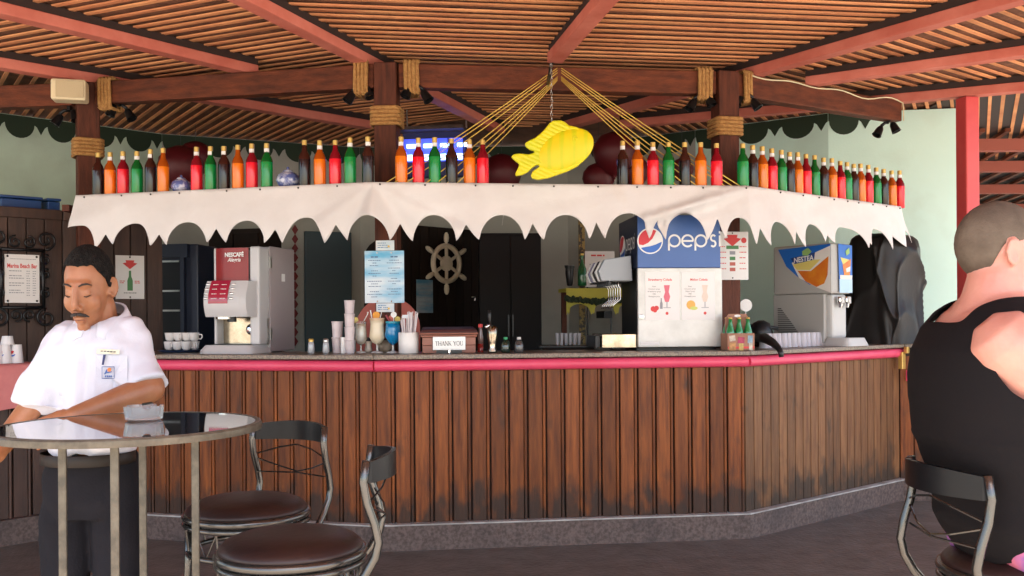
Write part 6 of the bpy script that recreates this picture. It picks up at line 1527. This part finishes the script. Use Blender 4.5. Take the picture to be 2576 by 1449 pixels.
M['tagc'] = mat('ivory_tag', (0.72, 0.66, 0.50), 0.4); M['logoblue'] = mat('logo_blue', (0.07, 0.14, 0.36), 0.7); M['logoorange'] = mat('logo_orange', (0.80, 0.24, 0.06), 0.7)
decal('pocket', rect(241, 894, 321, 1006), 0.004, M['shirt'], fine=4)
nt2 = decal('name_tag', [(244, 877), (301, 880), (300, 891), (243, 889)], 0.013, M['tagc'], fine=3)
for k in range(5): decal('print', rect(253+8*k, 882+0.5*k, 259+8*k, 884.5+0.5*k), 0.0150, M['ink'])
decal('pen', [(260, 892), (266, 892), (261, 918), (256, 918)], 0.0125, M['navy'])
for q in (rect(256, 922, 288, 923.5), rect(256, 951, 288, 952.5), rect(256, 922, 257.3, 952), rect(286.7, 922, 288, 952)): decal('emblem_border', q, 0.0115, M['logoblue'])
decal('emblem', [(275+5*math.cos(R(a)), 930+5*math.sin(R(a))) for a in range(0, 360, 30)], 0.0115, M['logoorange'])
decal('emblem', [(262, 941), (268, 929), (270, 929), (267, 936), (281, 934), (281, 936.5), (268, 939), (264, 942)], 0.0118, M['logoblue'])
for k in range(4): decal('emblem', rect(264+4.6*k, 944.5, 267.4+4.6*k, 949), 0.0118, M['logoblue'])
# trousers, belt
tr_ = MB(); cxh = 0.0
tr_.rings([(0.0, 0.02, 0.975, 0.146, 0.110), (0.0, 0.022, 0.90, 0.158, 0.120), (0.0, 0.025, 0.82, 0.164, 0.122), (0.0, 0.025, 0.76, 0.150, 0.108)], 32, 2.3)
for sx, fx in ((-1, -0.01), (1, 0.0)): tr_.tube([(sx*0.080, 0.02, 0.84), (sx*0.083+fx, 0.02, 0.74), (sx*0.083+fx, 0.012, 0.50), (sx*0.083+fx, 0.03, 0.28), (sx*0.083+fx, 0.03, 0.075)], [0.082, 0.088, 0.076, 0.070, 0.074], 20)
melt(tr_, 'trousers', M['trousers'], bm_man, 0.008, 4, lambda co, n: noise.noise(Vector((co.x*8, co.y*8, co.z*14)))*0.007)
MB().lathe([(0.151, 0.945), (0.153, 0.947), (0.153, 0.981), (0.151, 0.983)], 40, capb=False, capt=False).build('belt', mat('brown_belt', (0.014, 0.008, 0.005), 0.5, spec=0.3), bm_man, smooth=True).scale = (1, 0.80, 1)
bm_man.children[-1].location = (0, 0.018, 0)
MB().box((-0.005, -0.106, 0.963), (0.045, 0.006, 0.034)).build('belt_buckle', M['steel'], bm_man, bevel=0.004)
for sx in (-0.09, 0.085): o = MB(); limb(o, [(sx, 0.06, 0.045), (sx, -0.06, 0.045), (sx, -0.15, 0.036)], [0.045, 0.046, 0.036], 16); melt(o, 'shoe', M['black'], bm_man, 0.008, 4)

# ---------------------------------------------------------------- the seated man
base2 = Vector((S3[0], S3[1], 0)); TH = R(-86)
man2 = thing('person', 'seated man in a black tank top seen from behind on a bar stool', 'person', base2)
D2 = 2.42
Mp = lambda px, py, d: W(px, py, d) - base2
M['skin2'] = mat('fair_sunned_skin', (0.60, 0.285, 0.215), 0.45, sss=0.2, bump=0.06, bscale=120, col2=(0.52, 0.215, 0.165), scale=7)
M['tank'] = mat('black_jersey', (0.0085, 0.0068, 0.0075), 0.9, spec=0.15, bump=0.06, bscale=120)
M['shorts'] = mat('pink_violet_shorts', (0.52, 0.13, 0.20), 0.8, col2=(0.26, 0.10, 0.30), scale=9, contrast=(0.45, 0.6))
M['hair2'] = mat('cropped_brown_hair', (0.15, 0.115, 0.085), 0.8, spec=0.2, col2=(0.08, 0.058, 0.043), scale=9, bump=0.2, bscale=190)
RG = [(2595, 0.80, 0.175, 0.150), (2590, 0.837, 0.190, 0.165), (2573, 0.908, 0.205, 0.190), (2570, 1.009, 0.210, 0.195), (2537, 1.11, 0.222, 0.200), (2519, 1.21, 0.226, 0.195), (2511, 1.27, 0.226, 0.186), (2506, 1.33, 0.222, 0.170),
      (2498, 1.385, 0.205, 0.136), (2496, 1.425, 0.165, 0.104), (2504, 1.452, 0.110, 0.080), (2512, 1.475, 0.078, 0.068)]
def torso2(grow, top=99):
    o = MB(Matrix.Rotation(TH, 4, 'Z')); rg_ = []
    inv = Matrix.Rotation(-TH, 3, 'Z')
    for px, z, a, b in RG[:top]:
        c = inv @ Vector((W(px, 1000, D2).x - base2.x, D2-base2.y, 0)); rg_.append((c.x, c.y, z, a+grow, b+grow))
    o.rings(rg_, 44, 2.25); return o
sk = MB(); o = torso2(-0.010); sk.add(o.v, o.f)
hc2 = Mp(2519, 643, D2+0.01)
Mh2 = Matrix.Translation(hc2) @ Matrix.Rotation(R(90), 4, 'Z') @ Matrix.Rotation(R(6), 4, 'X') @ Matrix.Scale(1.02, 4)
head_mesh(sk, Mh2); ears(sk, Mh2)
limb(sk, [Mp(2478, 810, D2), Mp(2494, 760, D2), Mp(2508, 700, D2)], [0.084, 0.073, 0.069], 18)
limb(sk, [Mp(2392, 832, D2+0.14), Mp(2440, 800, D2+0.08), Mp(2490, 760, D2+0.01)], [0.046, 0.056, 0.060], 14)
limb(sk, [Mp(2545, 825, D2-0.13), Mp(2520, 785, D2-0.05)], [0.046, 0.048], 14)
rs_, re_ = Mp(2532, 868, 2.262), Mp(2705, 1050, 2.225); rw_ = re_ + Vector((0.18, 0.20, -0.02))
limb(sk, [rs_, rs_.lerp(re_, 0.35), rs_.lerp(re_, 0.7), re_], [0.088, 0.084, 0.072, 0.058], 20)
limb(sk, [re_, re_.lerp(rw_, 0.5), rw_], [0.052, 0.048, 0.033], 16); hand(sk, frame_to(rw_, rw_ + Vector((0.1, 0.1, -0.01))), 0.4, 1)
ls_ = Mp(2398, 878, 2.60); le_ = ls_ + Vector((0.20, 0.16, -0.24)); lw_ = le_ + Vector((0.2, 0.05, 0.04))
limb(sk, [ls_, le_], [0.062, 0.052], 18); limb(sk, [le_, lw_], [0.05, 0.033], 14); hand(sk, frame_to(lw_, lw_ + Vector((0.1, 0.02, 0))), 0.4, -1)
f2 = Vector((math.sin(R(80)), math.cos(R(80)), 0)); r2 = Vector((f2.y, -f2.x, 0))
for s in (-1, 1):
    hip = Vector((0.02, 0.0, 0.86)) + r2*0.10*s; kn = hip + f2*0.42 + r2*0.06*s - Vector((0, 0, 0.02)); an = kn + f2*0.02 - Vector((0, 0, 0.48))
    limb(sk, [hip, kn], [0.085, 0.06], 18); limb(sk, [kn, kn.lerp(an, 0.35), an], [0.058, 0.056, 0.038], 16); limb(sk, [an - Vector((0, 0, 0.02)), an + f2*0.15 - Vector((0, 0, 0.04))], [0.04, 0.032], 12)
melt(sk, 'body', M['skin2'], man2, 0.006, 5)
hair_shell(Mh2, [(0, 0.11), (45, 0.10), (58, 0.06), (70, 0.035), (84, 0.030), (100, 0.030), (112, 0.0), (122, -0.035), (150, -0.055), (180, -0.062)], 0.003, 'hair', M['hair2'], man2, 0.008, 5)
# tank top: the torso surface a little larger with arm holes and a scooped back neck cut out
tk_ = melt(torso2(0.007), 'tank_top', M['tank'], man2, 0.007, 5, lambda co, n: noise.noise(Vector((co.x*5, co.y*5, co.z*11)))*0.006*(1 if co.z < 1.2 else 0.3) + noise.noise(Vector((co.x*4, co.y*4, co.z*26)))*0.005*(1 if co.z < 1.12 else 0))
inv = Matrix.Rotation(-TH, 3, 'Z'); cs = inv @ Vector((W(2492, 1000, D2).x-base2.x, D2-base2.y, 0))
bm = bmesh.new(); bm.from_mesh(tk_.data); kill = []
for f in bm.faces:
    c = inv @ f.calc_center_median() - Vector((cs.x, cs.y, 0)); x, y, z = c.x, c.y, c.z
    arm = ((z-1.314)/0.104)**2 + ((y+0.005)/0.098)**2 < 1 and abs(x) > 0.09
    neck = z > 1.398 and abs(x) < 0.088 + 0.9*max(0, z-1.44)
    edge = z > 1.466 or (y > -0.07 and z < min(0.90, 0.80 + 0.75*(y+0.07)))
    if arm or neck or edge: kill.append(f)
bmesh.ops.delete(bm, geom=kill, context='FACES'); bm.to_mesh(tk_.data); bm.free(); soften_edges(tk_.data, 14)
md = tk_.modifiers.new('t', 'SOLIDIFY'); md.thickness = 0.005; md.offset = 1
so_ = MB()
so_.M = Matrix.Identity(4)
for s in (-1, 1):
    hip = Vector((0.0, 0.0, 0.865)) + r2*0.105*s; kn = hip + f2*0.33 + r2*0.05*s - Vector((0, 0, 0.005)); limb(so_, [hip - f2*0.05, hip, kn], [0.10, 0.104, 0.092], 20)
melt(so_, 'shorts', M['shorts'], man2, 0.009, 4, lambda co, n: noise.noise(co*16)*0.006)
bpy.context.view_layer.update()

# print too small to read letter by letter, wire work and the like stay joined
for o in bpy.data.objects:
    if o.name.split('.')[0] in ('print', 'strut_work', 'back_wires', 'vent_grille', 'garland', 'chain'): o['kind'] = 'stuff'
